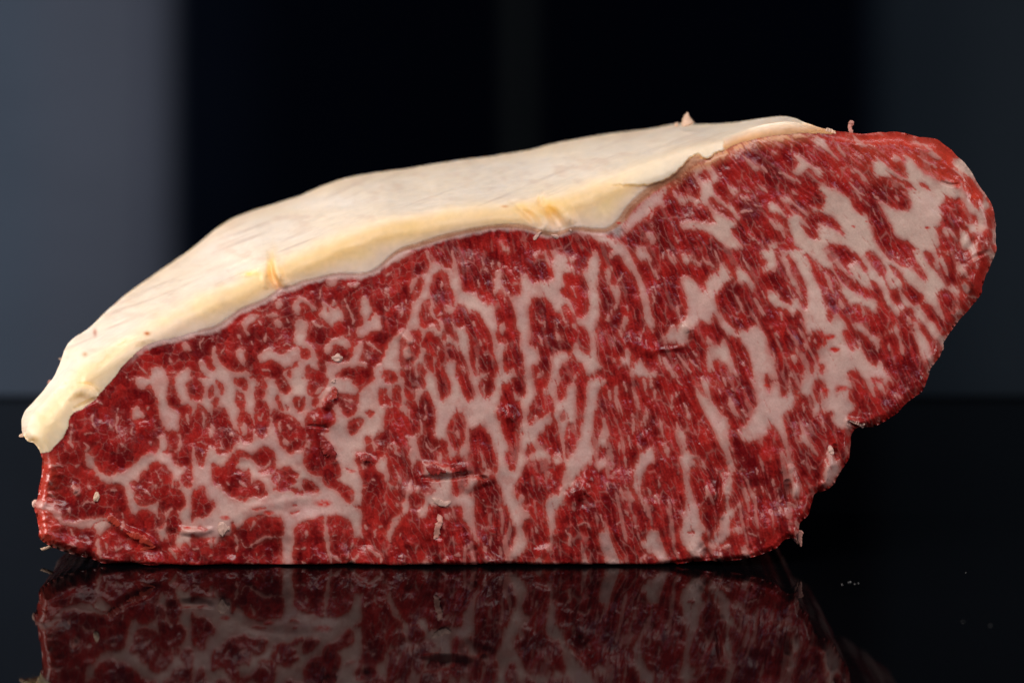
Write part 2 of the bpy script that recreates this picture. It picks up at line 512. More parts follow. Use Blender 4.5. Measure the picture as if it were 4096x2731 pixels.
r 8 3,24 5,32
F 15,14 18,14 20,18 16,18
R 24,8 26,4 24,0 50,0 52,6 46,12 40,11 38,16 38,24 33,26 26,26 25,18
r 3 1,14 1,18
R 0,38 10,36 22,40 26,46 30,48 34,56 36,60 34,52 31,44 36,36 30,38 26,34 27,28 36,27 40,32 43,42 44,54 44,65 38,69 28,69 24,68 26,72 31,78 33,86 30,92 28,96 32,102 34,112 33,124 30,132 27,146 22,155 14,150 10,140 4,130 8,122 4,110 4,102 8,98 2,92 0,84 0,72
F 3,80 14,80 22,84 16,88 4,86
r 1.6 8,82 12,86
f 2 14,84 14,94 20,94
f 3 12,106 16,114 19,122 20,130
F 5,130 12,132 22,130 20,134 12,140 8,136
f 1.5 17,146 20,148
f 2.5 0,118 4,124 8,136 11,146
R 0,122 6,135 12,148 13,157 0,157
R 42,32 45,24 50,17 55,18 58,26 62,36 63,48 63,58 60,63 60,75 66,76 72,75 78,80 78,92 80,100 82,108 75,110 64,104 56,106 50,106 46,98 42,88 42,76 48,68 54,65 48,62 46,50 43,40
f 1.5 51,32 49,40
f 2 48,50 53,47
f 2.5 51,78 54,85 60,92
f 2.5 60,90 66,84 69,83
F 61,98 66,92 74,91 72,98 71,105 66,104 62,102
R 64,0 80,0 83,8 82,18 76,24 70,30 68,22 66,12
R 92,0 103,0 107,8 113,17 110,24 105,28 99,22 96,12 91,6
R 117,0 138,0 135,10 132,20 126,25 120,24 117,14
f 2.5 123,8 124,24
f 2 121,0 126,2
R 85,46 92,42 97,44 100,54 100,68 98,78 92,88 86,88 79,80 77,70 78,60 82,52
F 84,70 88,62 92,66 93,73 86,75
f 1.5 91,46 90,54
R 102,62 110,62 118,57 122,58 127,66 130,74 133,86 137,98 138,108 139,116 132,112 124,104 119,98 121,108 127,113 122,116 112,120 106,115 102,104 103,92 106,82 101,78 108,70
f 2 118,90 120,98 124,106 130,112 136,118
f 2 113,101 120,107
R 84,98 90,93 94,96 100,98 104,110 110,118 104,122 95,120 85,118 79,112 80,106
R 36,106 42,101 48,104 50,112 46,116 58,121 70,124 85,122 105,124 100,132 95,142 84,146 82,138 85,128 78,122 70,124 68,130 62,140 56,143 48,140 44,130 36,140 35,128 36,116
F 54,130 62,128 70,126 83,122 85,128 82,140 72,146 62,142 66,136 58,134
R 30,145 36,140 46,142 52,148 46,157 30,157
R 105,124 115,122 124,124 130,118 138,122 141,130 144,142 148,157 110,157 111,146 106,145 100,148 104,138 112,128
F 103,128 112,122 122,124 112,132 104,140 98,147 100,138
r 1.6 100,146 110,136 120,130
R 137,40 141,32 143,24 144,14 149,8 156,8 158,18 158,26 166,30 170,42 171,50 165,52 168,60 160,62 165,72 167,84 166,92 163,98 163,106 158,114 154,112 150,100 150,90 154,84 149,76 145,66 142,58 143,52 138,48
R 155,0 172,0 175,8 174,20 169,24 162,20 158,10
R 168,64 172,66 173,69 169,70
R 183,0 203,0 200,8 195,14 192,18 186,20 183,12
R 186,20 195,18 204,22 208,30 209,38 207,48 202,48 206,40 196,46 198,48 189,50 187,42 184,52 182,60 177,56 177,44 180,34 184,28
f 2 188,38 191,36 195,42
R 170,96 174,90 175,82 180,81 186,87 186,90 180,92 176,98
R 186,72 192,68 198,66 198,58 205,56 207,48 212,55 215,68 217,80 220,92 218,96 212,92 208,97 201,92 196,86 187,82
R 213,18 216,0 230,0 232,6 224,8 224,16 220,26 214,32 212,28
R 222,60 228,54 235,60 235,85 230,95 222,100 222,88 222,76
R 215,48 218,40 224,40 224,50 218,56
f 2.5 216,50 220,70 221,90
R 165,124 170,112 175,104 182,100 192,102 196,96 203,102 210,106 215,104 222,102 221,115 218,125 218,135 212,142 202,142 198,150 198,157 163,157 161,145 160,135
F 199,112 204,110 207,118 206,127 201,124
F 163,146 170,140 176,148 172,154 164,154
R 220,145 228,134 235,130 235,157 218,157
f 1.6 228,60 226,72 
f 2 222,40 226,56
T 1536 1812 0,65,235,157 R
F 136,0 148,0 150,14 155,24 159,32 160,50 163,62 172,68 180,73 183,78 172,80 170,90 173,98 175,108 174,118 170,124 160,130 150,136 143,135 150,128 155,118 160,108 163,100 162,92 155,86 152,72 149,60 146,48 141,35
F 198,55 205,53 216,48 222,58 212,68 210,80 209,105 206,118 202,123 196,121 200,112 203,108 203,98 199,82 193,77 198,72
f 3 222,94 228,102 228,112 232,110
F 97,55 103,51 112,54 110,66 111,82 111,96 119,108 112,109 108,104 106,94 99,85 92,80 97,72 95,64
F 10,82 16,76 24,66 30,56 33,68 28,74 20,82 16,90 10,98 9,112 6,110 2,104 0,100 0,95 8,94
F 38,72 47,66 52,58 54,66 55,76 48,79 42,78
f 2 121,57 123,66 124,74
f 2.5 120,88 118,98
F 57,54 64,58 75,60 86,58 88,64 78,66 68,65 60,60
F 74,74 82,72 86,77 80,84 76,80
f 2.5 42,112 40,116 38,124
f 2 20,115 14,116
f 2 22,124 22,130
f 2 28,117 29,121
f 2.5 102,112 105,118 98,118
f 2 85,124 92,124
f 2 92,120 94,124
F 120,115 128,112 126,120 122,124
F 126,127 134,122 134,130 128,133
F 17,138 30,136 45,134 50,130 58,134 74,136 60,138 40,139 20,142
f 3 74,128 75,136
F 178,132 190,126 196,128 197,132 215,134 230,137 205,139 175,138
F 132,106 137,102 136,108 133,108
f 2 133,68 140,70
f 2 142,68 146,68
f 1.6 186,90 187,98
f 2 22,96 20,104
T 2304 488 0,0,235,157 R
F 58,122 66,112 80,98 92,88 104,80 118,74 130,66 140,56 150,54 158,48 165,52 160,56 150,60 140,62 128,70 117,78 112,88 104,98 94,110 84,118 78,125 70,130 62,136 58,142 54,138
F 0,130 20,134 38,136 48,142 58,150 66,157 45,157 30,148 15,142 0,138
F 156,56 168,54 174,62 176,70 170,74 169,82 171,90 178,93 186,100 194,100 198,108 194,118 188,126 190,134 196,142 204,150 206,157 186,157 182,150 172,146 168,140 160,136 150,132 138,132 128,130 124,126 136,122 144,119 150,124 160,122 168,125 172,124 164,110 160,104 150,104 144,103 137,100 130,104 122,94 116,88 120,82 126,90 140,90 150,94 152,84 151,76 148,72 142,66 150,60
R 147,66 154,62 158,56 164,62 165,68 158,72 150,70
R 162,92 168,92 174,100 182,104 190,112 192,118 186,120 178,112 166,106 161,98
R 137,98 143,97 145,100 141,106 137,104
R 160,140 167,141 168,144 162,146
R 131,134 140,132 156,134 158,138 150,140 156,152 158,157 150,157 140,148 134,142
F 184,76 196,78 200,84 210,82 218,86 214,88 202,84 198,88 192,92 188,86
f 4 207,92 214,96
F 220,74 230,78 235,80 235,90 228,84
F 200,40 210,44 216,50 224,54 224,62 218,62 212,54 204,46
f 2.5 226,54 235,62
F 104,97 108,95 111,103 106,106
f 3 95,108 92,118
F 88,124 94,122 98,128 92,130
F 84,134 92,134 98,142 96,152 88,146
F 74,148 84,152 90,157 72,157
f 2 196,112 208,108 216,110
F 188,120 200,116 208,114 198,124 194,132 187,128
f 3 218,100 228,104
f 2 120,138 126,150
F 124,72 128,76 124,84 121,78
F 158,46 172,38 184,36 196,28 235,18 235,24 215,27 198,34 188,42 175,46 166,52
f 2 200,90 212,98
f 1.6 192,38 197,46
f 2 222,126 230,132
f 2 212,138 224,150
R 170,146 178,150 184,157 170,157
T 2304 1000 0,0,235,157 R
F 22,0 27,0 28,8 32,12 30,22 29,30 30,36 26,42 28,52 31,60 31,72 28,82 25,92 24,100 28,106 26,114 25,122 28,134 32,143 40,138 46,130 50,134 58,130 60,120 66,122 68,132 66,145 64,157 38,157 42,145 46,134 36,142 30,146 12,157 11,142 6,138 0,138 0,115 4,114 8,124 14,127 17,122 17,108 14,100 8,94 2,92 0,82 4,82 12,85 15,76 16,62 14,48 12,36 6,32 0,28 0,25 8,27 13,22 14,12 18,10 20,4
R 3,140 8,138 11,148 12,157 0,157
f 2 2,150 3,157
R 46,136 52,138 60,140 66,148 64,157 40,157 43,146
F 54,0 66,0 70,10 76,24 80,34 85,46 88,58 91,70 95,84 97,96 95,108 92,100 88,92 83,88 83,76 80,64 77,52 74,40 70,32 64,24 58,16 56,8 48,6 42,10 38,5 44,0
F 36,24 41,20 44,18 44,30 42,40 40,44 38,46 36,44 40,36 30,36 34,32 40,32 36,28
F 41,46 46,42 51,42 55,46 54,58 52,68 48,74 44,82 42,88 36,88 30,84 38,82 42,74 46,66 47,56 43,54
f 2 57,28 55,36 50,42
f 2 63,68 63,78
F 57,80 66,82 62,92 58,104 52,108 50,100 56,94 58,88
F 44,100 48,106 50,112 47,120 45,112
f 2 59,106 60,116
f 2 78,112 82,100 84,92
F 128,32 138,30 144,36 150,42 155,52 159,52 158,44 154,38 161,35 162,28 172,30 176,24 174,18 180,14 184,18 190,30 196,36 198,34 192,20 200,18 206,26 212,34 220,40 222,44 216,50 214,58 212,48 210,42 208,38 200,42 190,36 184,38 182,44 178,50 172,52 170,64 172,72 178,80 186,90 194,98 208,101 218,90 222,92 228,100 235,102 235,157 214,157 214,140 208,125 202,112 202,106 196,108 184,106 182,100 178,96 172,82 168,78 166,84 166,92 160,90 156,86 148,92 140,100 140,108 136,118 124,116 108,112 104,106 112,102 116,92 128,90 130,88 135,82 137,70 136,60 132,52 128,44 129,38
F 158,105 164,108 170,118 175,116 180,108 184,112 190,128 196,145 202,157 192,157 186,148 180,136 170,134 168,140 172,150 164,150 160,146 158,132 160,124
F 100,128 106,126 114,136 122,148 128,157 118,157 114,148 108,140 102,140
F 70,138 80,132 86,138 82,142 88,146 94,148 102,145 100,157 66,157 68,148
R 86,134 92,138 96,146 93,150 88,142
f 2.5 124,126 134,140 140,150
f 2 137,130 146,142 154,146
f 2 142,122 150,132
F 82,12 90,16 98,26 102,30 99,40 95,30 90,20
F 75,0 89,0 94,10 92,16 84,14 78,10 74,14 72,4
f 2 92,54 97,62 95,70
f 2 96,40 98,56
f 2 105,4 108,10
f 2 113,0 116,12 122,18
f 1.5 119,6 122,14
F 128,4 134,4 138,6 146,6 142,10 148,14 154,16 152,22 144,20 138,16 136,20 131,16 128,10
f 2.4 154,8 162,16 172,24
F 168,0 172,0 176,14 170,10
F 121,68 127,72 130,60 132,62 130,72 127,80 129,86 126,82 124,76
F 111,36 120,40 126,46 122,44 114,42
F 192,50 196,54 204,66 208,76 204,76 198,64 193,58
f 1.5 190,82 192,90
f 1.5 196,76 204,90
F 216,58 224,62 228,72 234,76 232,82 226,76 220,64
f 2.5 204,10 208,18 212,24
F 222,0 235,0 235,12 228,14 224,8
F 226,20 235,16 235,28 228,30
f 2 219,78 224,92 228,98
f 2 228,50 232,62
R 184,108 192,110 200,108 206,118 212,130 214,146 214,157 202,157 196,142 192,130 188,120
f 1.5 200,130 206,142
R 169,140 175,135 182,138 190,150 196,157 186,157 180,150 176,146 176,154 172,150
R 158,116 164,114 170,118 170,120 162,118
T 2304 1512 0,0,235,157 R
F 13,0 38,0 38,8 30,10 27,18 26,32 24,42 22,55 20,72 20,86 24,92 21,98 22,104 14,106 8,114 4,122 0,124 0,80 4,68 8,55 8,44 11,36 13,24
F 34,50 37,46 38,55 40,64 43,68 38,72 38,80 36,88 32,84 28,82 24,94 24,86 26,76 30,68 32,58
F 36,8 40,12 45,20 44,28 41,24 39,16
F 46,8 52,9 52,20 53,32 56,38 56,46 54,54 54,64 52,66 52,54 52,44 48,34 47,22
f 3 59,4 60,10 64,16
F 68,8 72,16 74,22 78,22 79,34 80,44 79,50 77,40 74,30 70,22 67,16
f 2.5 69,38 70,48 71,60 70,68
f 2.5 64,66 66,76 67,86
F 97,12 100,14 99,22 94,28 90,34 88,40 90,44 88,52 86,58 88,62 91,70 94,76 90,70 86,60 82,58 80,66 76,68 74,60 80,52 84,44 86,36 92,26
F 105,18 110,12 111,24 108,20 106,24 104,34 102,40 103,50 105,56 108,50 110,40 109,52 107,60 108,70 110,80 114,84 114,96 112,100 111,92 107,92 106,84 108,80 105,68 102,64 102,54 101,44 103,30
F 76,96 82,88 90,85 94,80 97,84 98,92 98,104 92,105 87,110 84,120 81,126 82,136 80,142 83,150 86,157 80,157 76,145 72,138 67,134 68,130 72,128 70,118 71,108 74,102
F 122,60 123,50 126,58 130,66 136,60 138,52 132,46 130,44 136,42 132,34 138,40 142,44 140,52 140,58 138,64 134,70 134,80 136,90 142,94 150,94 156,100 160,106 160,112 154,110 148,108 142,110 140,116 139,128 142,138 144,148 150,157 134,157 136,146 133,136 131,126 131,114 128,104 125,100 128,94 131,92 130,84 126,74 122,68
R 142,98 150,97 156,103 152,106 146,104
f 1.5 118,16 117,34 119,40
f 1.5 124,0 130,10
f 1.5 122,15 123,24 128,16
F 146,10 150,16 158,22 166,26 172,34 178,42 180,46 186,48 188,56 189,68 188,80 188,92 192,100 196,108 194,114 190,118 186,116 184,108 183,96 178,84 172,72 166,60 162,50 156,40 150,32 148,22 145,22
F 151,0 165,0 172,4 182,12 180,6 178,0 184,0 186,10 182,14 172,8 164,6 166,18 168,28 164,26 160,18 154,12
f 8 190,118 188,126 186,136 185,146 183,157
F 156,76 162,74 161,80 158,84
f 1.5 168,103 172,112 172,118
f 2.5 160,134 160,150
f 2 172,140 171,150
F 212,0 235,0 235,68 228,74 218,78 206,80 200,74 196,66 204,62 208,56 212,52 218,40 222,32 222,24 218,12 214,6
F 186,26 191,20 193,26 194,38 198,44 204,46 210,54 204,50 198,48 192,44 188,40 186,32
f 3 190,12 194,18
f 2 203,38 210,48
f 1.5 176,32 179,38
f 1.5 174,10 178,18
F 200,98 206,94 208,100 204,104
f 2 217,104 222,112 222,118
f 1.5 204,110 210,116
F 224,132 228,130 235,138 235,146 228,138
f 3 198,157 206,148 214,142 220,136
f 3 208,134 208,146
f 1.5 53,78 54,96
f 2.5 60,96 62,108
F 24,100 34,97 42,96 42,100 36,106 32,114 28,116 24,108
f 1.5 38,128 40,138
f 2 54,134 60,150
f 2.5 60,130 66,142 72,152
f 3 101,122 102,134
f 2 89,134 91,144
f 2 97,142 102,154
f 2.5 76,80 82,88
f 2 57,76 60,84
f 1.5 40,107 44,111
r 1.6 231,6 234,10
f 4 83,2 84,16
f 3 92,2 91,12
f 2 130,30 136,38
T 2304 1812 0,65,235,157 R
F 135,45 142,45 144,58 150,66 160,66 166,66 163,71 152,70 152,82 158,88 158,98 153,100 156,108 160,114 158,126 148,130 140,128 136,118 128,106 127,96 130,84 132,72
F 183,50 190,50 188,62 187,72 198,62 206,56 214,48 220,44 222,52 212,60 204,62 198,70 190,82 187,92 190,98 186,104 180,112 172,119 163,118 160,112 166,104 170,94 176,84 180,75 182,62
F 190,90 200,90 208,90 202,100 196,98 190,98
F 90,94 101,93 103,104 106,114 110,124 118,134 110,134 100,132 95,126 90,122 84,132 80,138 77,137 80,126 86,120 89,116 80,114 70,119 74,112 84,106 88,100
F 27,96 38,90 41,92 40,102 45,110 50,122 56,130 62,136 54,139 40,139 34,134 36,126 30,118 28,108
F 10,120 13,122 18,130 20,135 8,139 5,138
f 3 80,50 84,60 85,72
f 2.5 60,45 68,60
f 2 0,88 12,84 18,92
f 2 48,88 56,84
f 2 95,66 93,72
f 2 118,64 122,74
f 2 118,96 119,110
f 2 44,96 46,102
F 202,116 208,108 210,118 216,124 218,128 202,130
f 3 180,116 190,113
f 2.5 178,122 182,126
f 2 212,98 222,100
f 1.5 70,92 76,88
f 2.5 31,75 34,88
f 1.8 60,70 68,80
r 1.6 139,98 145,98
f 2 225,110 232,106
T 3072 488 0,0,235,157 R
F 56,82 66,76 76,80 84,82 92,88 102,94 104,104 110,112 116,116 116,106 120,112 124,122 128,136 132,148 140,157 96,157 88,150 76,150 70,157 34,157 28,142 24,128 22,122 30,114 38,124 46,136 54,146 62,140 60,130 60,118 56,112 50,104 46,98 58,104 66,103 72,98 66,88
R 58,114 62,112 72,116 76,114 84,122 92,136 96,145 88,136 80,128 72,129 66,122 64,126 60,122
R 86,150 94,150 100,157 84,157
r 3 73,154 74,157
F 133,97 138,97 146,100 154,106 160,108 170,111 174,106 177,100 170,92 172,82 178,76 168,66 166,40 172,40 182,54 192,64 204,70 214,73 226,72 228,78 235,84 235,94 224,96 220,88 217,100 210,100 212,108 216,114 210,124 208,136 212,150 206,157 184,157 178,150 164,146 156,140 150,124 142,112
R 183,74 190,75 198,80 202,84 194,82 186,78
F 126,48 134,44 142,48 150,58 160,64 172,70 176,76 168,70 160,69 150,68 140,66 134,70 130,68 128,56
F 100,58 110,58 118,66 124,74 132,80 128,80 120,74 114,72 110,64 102,64
F 30,38 38,38 46,46 54,54 60,56 66,60 70,68 62,68 56,62 48,56 42,66 32,66 28,60 36,56 36,48 30,44
f 3 28,28 29,38
F 54,18 70,18 72,26 76,34 84,42 91,48 84,48 76,42 68,34 58,30 54,24
F 58,42 64,46 66,49 60,48
F 105,38 110,40 118,45 114,47 107,43
f 2.5 84,28 92,38 95,42
F 103,13 107,18 114,24 122,26 130,34 124,33 114,28 106,26 103,20
F 20,84 28,83 36,86 40,90 32,90 24,88
F 14,94 20,90 26,92 34,102 42,106 48,106 50,114 46,116 40,108 30,104 22,100 16,98
F 28,113 38,112 44,120 50,128 53,131 46,130 40,124 32,118
F 0,98 10,100 18,108 22,116 20,122 14,116 6,110 0,112
F 0,118 8,120 14,124 20,130 16,136 10,132 4,128
F 0,145 10,146 12,150 8,156 0,157
F 16,138 20,132 22,140 20,148 15,146
f 3 14,62 24,66 38,74
f 2 30,68 40,76
F 4,36 14,35 20,40 14,42 6,42 3,46
f 2 60,56 70,62
f 1.5 76,58 88,68
f 1.5 100,76 110,84 118,90
f 2 110,86 114,96
F 152,42 162,42 160,50 156,52 150,46
F 160,72 166,72 170,80 166,84 162,78
f 1.5 147,80 152,82
F 153,88 160,92 163,98 156,96
f 2 128,88 134,94 140,98
f 2 127,70 140,84
f 1.5 128,106 132,114
F 0,16 10,18 14,16 27,14 36,14 50,14 68,15 60,18 34,21 10,25 0,26
F 230,45 235,42 235,70 230,62 224,52
f 2 176,24 190,28 205,36
f 2 172,34 184,42 196,50 214,58
F 196,34 206,36 214,44 212,48 200,44
R 218,88 222,96 235,94 235,157 212,150 209,136 211,122 216,114 210,106 210,102 217,102
F 227,110 235,112 235,125 228,118
F 214,128 222,128 232,140 235,150 224,140 216,140 212,136
r 1.2 104,127 106,128
r 1.4 193,131 197,128
r 1.2 130,104 136,116
T 3072 1000 0,0,235,157 F
R 0,25 6,26 10,24 12,14 8,6 12,0 16,2 16,10 20,18 23,24 24,40 30,46 33,54 36,62 40,70 45,76 48,70 49,60 47,46 44,36 40,28 34,20 30,20 26,14 22,6 28,10 30,18 28,28 34,36 38,44 44,62 42,68 36,56 34,48 27,46 22,42 27,54 30,62 30,67 22,64 14,60 8,54 2,48 0,46
r 5 24,8 28,14 32,24 36,32 42,40 46,56 46,70
r 4 28,44 33,52 36,60
f 2.5 9,50 14,58
R 0,62 4,66 8,76 13,70 18,70 20,82 22,70 26,76 30,84 34,76 42,76 43,88 46,100 50,110 50,114 44,112 42,118 46,124 46,140 42,157 32,157 28,148 24,150 26,157 12,157 10,144 8,136 10,120 4,132 0,128
f 3 8,102 14,108
F 26,130 34,126 38,132 36,140 30,138 22,134
F 28,148 32,150 32,157 27,157
f 2 13,72 17,86
f 2 36,95 42,108
F 15,118 20,122 16,128
f 2 34,118 36,128
R 45,2 50,6 58,14 66,20 74,24 80,28 84,34 88,44 88,54 94,56 98,64 102,72 105,68 110,64 114,70 116,78 118,76 120,69 126,76 134,82 136,66 144,70 150,74 154,82 156,88 150,94 146,102 144,94 146,88 142,98 142,106 138,108 132,106 126,102 120,96 118,92 112,88 108,86 104,90 102,94 106,96 102,98 96,90 93,82 90,84 86,78 82,78 80,86 76,90 72,86 76,80 74,72 68,62 67,50 62,42 56,32 53,20 48,10
F 68,28 74,30 78,38 80,48 83,56 78,54 74,46 72,38
F 84,62 88,58 91,64 94,72 90,74 86,70
f 2.5 116,72 117,80
f 1.5 62,18 68,27
R 72,4 80,2 90,0 104,2 112,8 118,16 121,22 120,28 117,28 114,18 106,16 97,14 96,20 104,28 110,34 116,36 122,40 118,38 108,32 98,26 90,18 84,10 82,14 76,14 73,8
R 78,17 84,20 90,26 98,32 104,38 110,40 114,44 124,48 130,52 128,44 126,36 130,36 136,46 142,54 140,62 146,68 136,72 134,62 126,60 118,60 112,54 104,48 96,44 88,36 82,28
R 118,4 122,1 130,4 136,8 140,18 145,24 144,30 145,42 148,48 154,50 156,46 160,48 164,60 161,68 156,68 150,60 146,48 143,34 136,28 128,20 122,10
R 150,36 154,38 155,42 150,42
R 148,16 152,20 160,26 166,30 163,35 156,30 150,22
R 140,0 178,0 178,10 182,18 190,26 195,34 194,38 188,36 182,28 178,24 168,20 160,16 154,12 146,8
f 2 158,4 160,12
f 1.5 164,12 172,16
R 189,2 194,0 200,4 206,14 212,18 216,26 220,34 222,26 218,14 212,8 206,4 204,0 212,4 220,8 228,6 230,0 235,0 235,44 232,44 226,40 218,45 214,38 208,30 202,24 196,16 192,8
F 202,16 207,16 211,22 208,26 204,22
F 230,16 235,12 235,30 231,28
R 166,40 172,40 180,48 190,54 190,60 185,67 177,68 170,58 165,52
R 209,50 216,48 224,52 230,58 230,70 228,80 230,86 226,92 224,100 214,106 210,100 206,92 204,84 208,80 214,88 218,88 215,76 210,68
F 222,68 226,74 226,84 222,80
R 188,66 196,64 204,72 208,82 212,88 205,90 200,86 196,88 192,80 188,72
R 158,88 160,78 166,71 175,69 179,76 179,96 177,106 180,108 184,118 185,130 190,136 196,134 197,142 192,152 188,157 166,157 170,148 164,134 162,124 166,116 162,108 160,98
F 168,86 172,78 175,82 175,92 170,95
F 164,118 168,114 168,124 166,134 163,128
R 184,88 190,88 196,98 200,106 206,112 212,114 212,122 206,130 202,130 198,120 194,108 188,102 184,94
R 202,132 212,124 208,136 202,142
R 92,98 98,96 106,98 114,102 122,106 128,114 132,122 133,132 136,118 140,108 146,104 152,102 160,108 162,120 164,134 170,150 170,157 150,157 146,150 140,140 136,132 134,140 130,142 126,138 120,130 118,124 116,124 114,110 110,108 108,112 111,116 110,122 106,120 106,112 100,106 105,120 106,124 100,122 96,110 91,104
f 2 148,116 149,130
R 51,110 56,102 64,98 70,104 71,114 70,117 64,114 63,120 58,124 62,132 61,138 54,140 58,148 53,152 49,144 47,132 47,122
f 1.5 56,110 58,114
R 63,146 67,138 69,148 69,153 64,150
R 98,148 104,147 108,150 110,145 113,152 114,157 100,157
r 2.6 72,108 80,105
r 3 79,122 86,122
T 3072 1512 0,0,235,157 R
F 40,0 100,0 104,8 106,18 100,12 98,20 99,28 107,28 108,36 104,42 100,44 98,50 104,56 108,60 104,64 96,62 86,64 82,60 77,50 76,40 72,42 68,44 66,38 62,42 60,48 56,50 55,38 54,26 50,22 46,24 42,18 38,24 34,34 32,44 28,40 20,44 18,52 22,60 24,72 24,80 26,90 28,98 24,96 20,84 14,72 8,60 3,54 2,64 0,68 0,12 14,0 15,20 17,26 22,20 26,12 22,2 26,0 30,10 34,20 36,20 38,8
R 55,6 58,3 62,5 67,3 72,8 73,18 72,26 68,26 67,16 62,14 62,20 66,28 62,33 58,26 55,14
R 14,0 22,0 25,10 20,20 17,27 15,18
R 26,0 41,0 38,14 35,21 30,10
r 2 77,40 78,46
r 1.8 83,17 87,12 93,10
F 39,58 42,56 44,64 50,72 54,80 60,90 64,96 58,96 54,90 50,84 42,82 36,76 40,66
f 2 43,30 44,40 43,52
f 2.5 65,48 68,56 72,64
f 1.5 60,60 66,72
F 115,0 125,0 132,10 138,20 144,22 150,22 157,20 166,22 165,25 158,27 150,22 145,20 142,10 146,8 148,4 152,6 156,18 153,0 142,0 140,6 134,4 128,12 130,24 126,20 122,12
f 1.5 172,0 175,10
F 132,48 140,46 138,54 130,56
f 2 97,51 106,53 112,57
F 70,88 76,84 80,94 82,102 86,98 90,96 88,108 92,110 88,118 82,126 80,130 72,134 66,132 66,126 64,124 68,112 70,100 68,96
F 14,88 18,88 22,96 28,102 34,100 32,110 34,120 32,128 40,126 41,134 38,142 34,150 31,150 28,142 28,132 24,124 24,108 20,98 14,94
f 4 6,125 8,132
F 0,92 6,94 7,102 2,104
f 2 42,101 44,106
F 44,126 48,128 46,138 42,140
f 2 98,82 98,92
f 1.6 52,108 58,112
f 2 0,140 4,148
T 3072 1812 0,63,235,157 R
F 10,66 16,64 22,68 27,74 25,82 20,78 16,72
f 3 14,58 18,56
F 5,92 10,89 14,92 10,96
f 2 39,62 42,60
F 2,112 7,110 6,115 3,115
f 2 34,84 38,92
f 3 35,96 38,104
f 2 24,92 28,94
f 2 26,60 34,66
T 3328 600 157,0,235,157 F
R 160,38 166,33 174,38 180,46 184,54 184,62 180,72 174,66 170,60 164,52 160,44
R 145,62 152,59 160,62 166,72 168,78 176,80 178,86 174,92 168,90 164,84 158,88 166,94 170,97 164,99 158,94 150,90
R 166,100 176,100 180,106 176,114 170,114
R 180,105 186,100 192,96 196,104 195,114 192,122 184,130 177,133 178,120 182,112
R 187,74 194,68 198,76 199,90 199,96 190,94 188,84
R 188,55 193,60 196,68 190,64
R 196,116 201,115 203,122 200,128 196,124
R 155,120 170,126 170,138 162,150 160,157 155,157
R 166,142 176,136 190,128 196,130 194,142 188,152 187,157 165,157
F 174,142 181,142 178,147 174,146
T 3328 1000 157,35,235,157 R
F 150,5 157,3 160,12 162,26 158,36 153,30 150,18
F 160,38 166,40 170,50 166,56 158,54
F 174,18 181,18 180,24 174,23
f 2.5 176,13 188,8 196,2
f 3 165,57 178,58
f 2 157,72 160,80
f 1.6 166,60 170,68
"""
fat = np.zeros((NY, NX), np.float32)      # areas
lin = np.zeros((NY, NX), np.float32)      # thin lines of fat (+1) or lean (-1) over them
KT = 10 / 3.0625
def sub(bx0, by0, bx1, by1):
    i0 = max(0, int((bx0 - X0) / G) - 1); i1 = min(NX, int((bx1 - X0) / G) + 2)
    j0 = max(0, int((by0 - Y0) / G) - 1); j1 = min(NY, int((by1 - Y0) / G) + 2)
    return slice(j0, max(j0, j1)), slice(i0, max(i0, i1))
# the traced shapes are read through a small warp so that their edges wander like cut fat
WX = GX + 11 * (fbm(GX / 34, GY / 34, 21, 3) - .5) + 9 * (vnoise(GX / 10, GY / 10, 22) - .5)
WY = GY + 11 * (fbm(GX / 34, GY / 34, 31, 3) - .5) + 9 * (vnoise(GX / 10, GY / 10, 32) - .5)
for line in TR.strip().splitlines():
    c, rest = line[0], line[1:].strip()
    if c == 'T':
        a = rest.split()
        tx, ty = float(a[0]), float(a[1])
        cl = [float(v) for v in a[2].split(',')]
        clip = (tx + cl[0] * KT, ty + cl[1] * KT, tx + cl[2] * KT + 2, ty + cl[3] * KT + 2)
        sl = sub(clip[0], clip[1], clip[2], clip[3])
        k = (WX[sl] >= clip[0]) & (WX[sl] <= clip[2]) & (WY[sl] >= clip[1]) & (WY[sl] <= clip[3])
        fat[sl][k] = 1.0 if a[3] == 'F' else 0.0
        lin[sl][k] = 0.0
        continue
    if c in 'FR':
        p = pts(rest) * KT + (tx, ty)
        p = chaikin(p, True, 1)
        sl = sub(p[:, 0].min() - 16, p[:, 1].min() - 16, p[:, 0].max() + 16, p[:, 1].max() + 16)
        m = inside(p, WX[sl], WY[sl])
    else:
        a, rest = rest.split(None, 1)
        p = pts(rest) * KT + (tx, ty)
        p = chaikin(p, False, 2)
        wd = float(a) * KT * 0.5 * 1.15
        sl = sub(p[:, 0].min() - wd - 16, p[:, 1].min() - wd - 16, p[:, 0].max() + wd + 16, p[:, 1].max() + wd + 16)
        dd, tt = segdist(p, WX[sl], WY[sl], False, True)
        m = dd < wd * (0.55 + 0.45 * np.sin(np.pi * np.clip(tt, 0.02, 0.98)) ** 0.6) + 1.0
    m &= (WX[sl] >= clip[0]) & (WX[sl] <= clip[2]) & (WY[sl] >= clip[1] - 60) & (WY[sl] <= clip[3])
    if c in 'FR':
        fat[sl][m] = 1.0 if c == 'F' else 0.0
        lin[sl][m] = 0.0
    else:
        lin[sl][m] = 1.0 if c == 'f' else -1.0

def blur(a, r):
    k = 2 * r + 1
    p = np.pad(a, ((r, r), (r, r)), mode='edge').astype(np.float64)
    c = np.cumsum(np.vstack([np.zeros((1, p.shape[1])), p]), 0); p = (c[k:] - c[:-k]) / k
    c = np.cumsum(np.hstack([np.zeros((p.shape[0], 1)), p]), 1); return (c[:, k:] - c[:, :-k]) / k

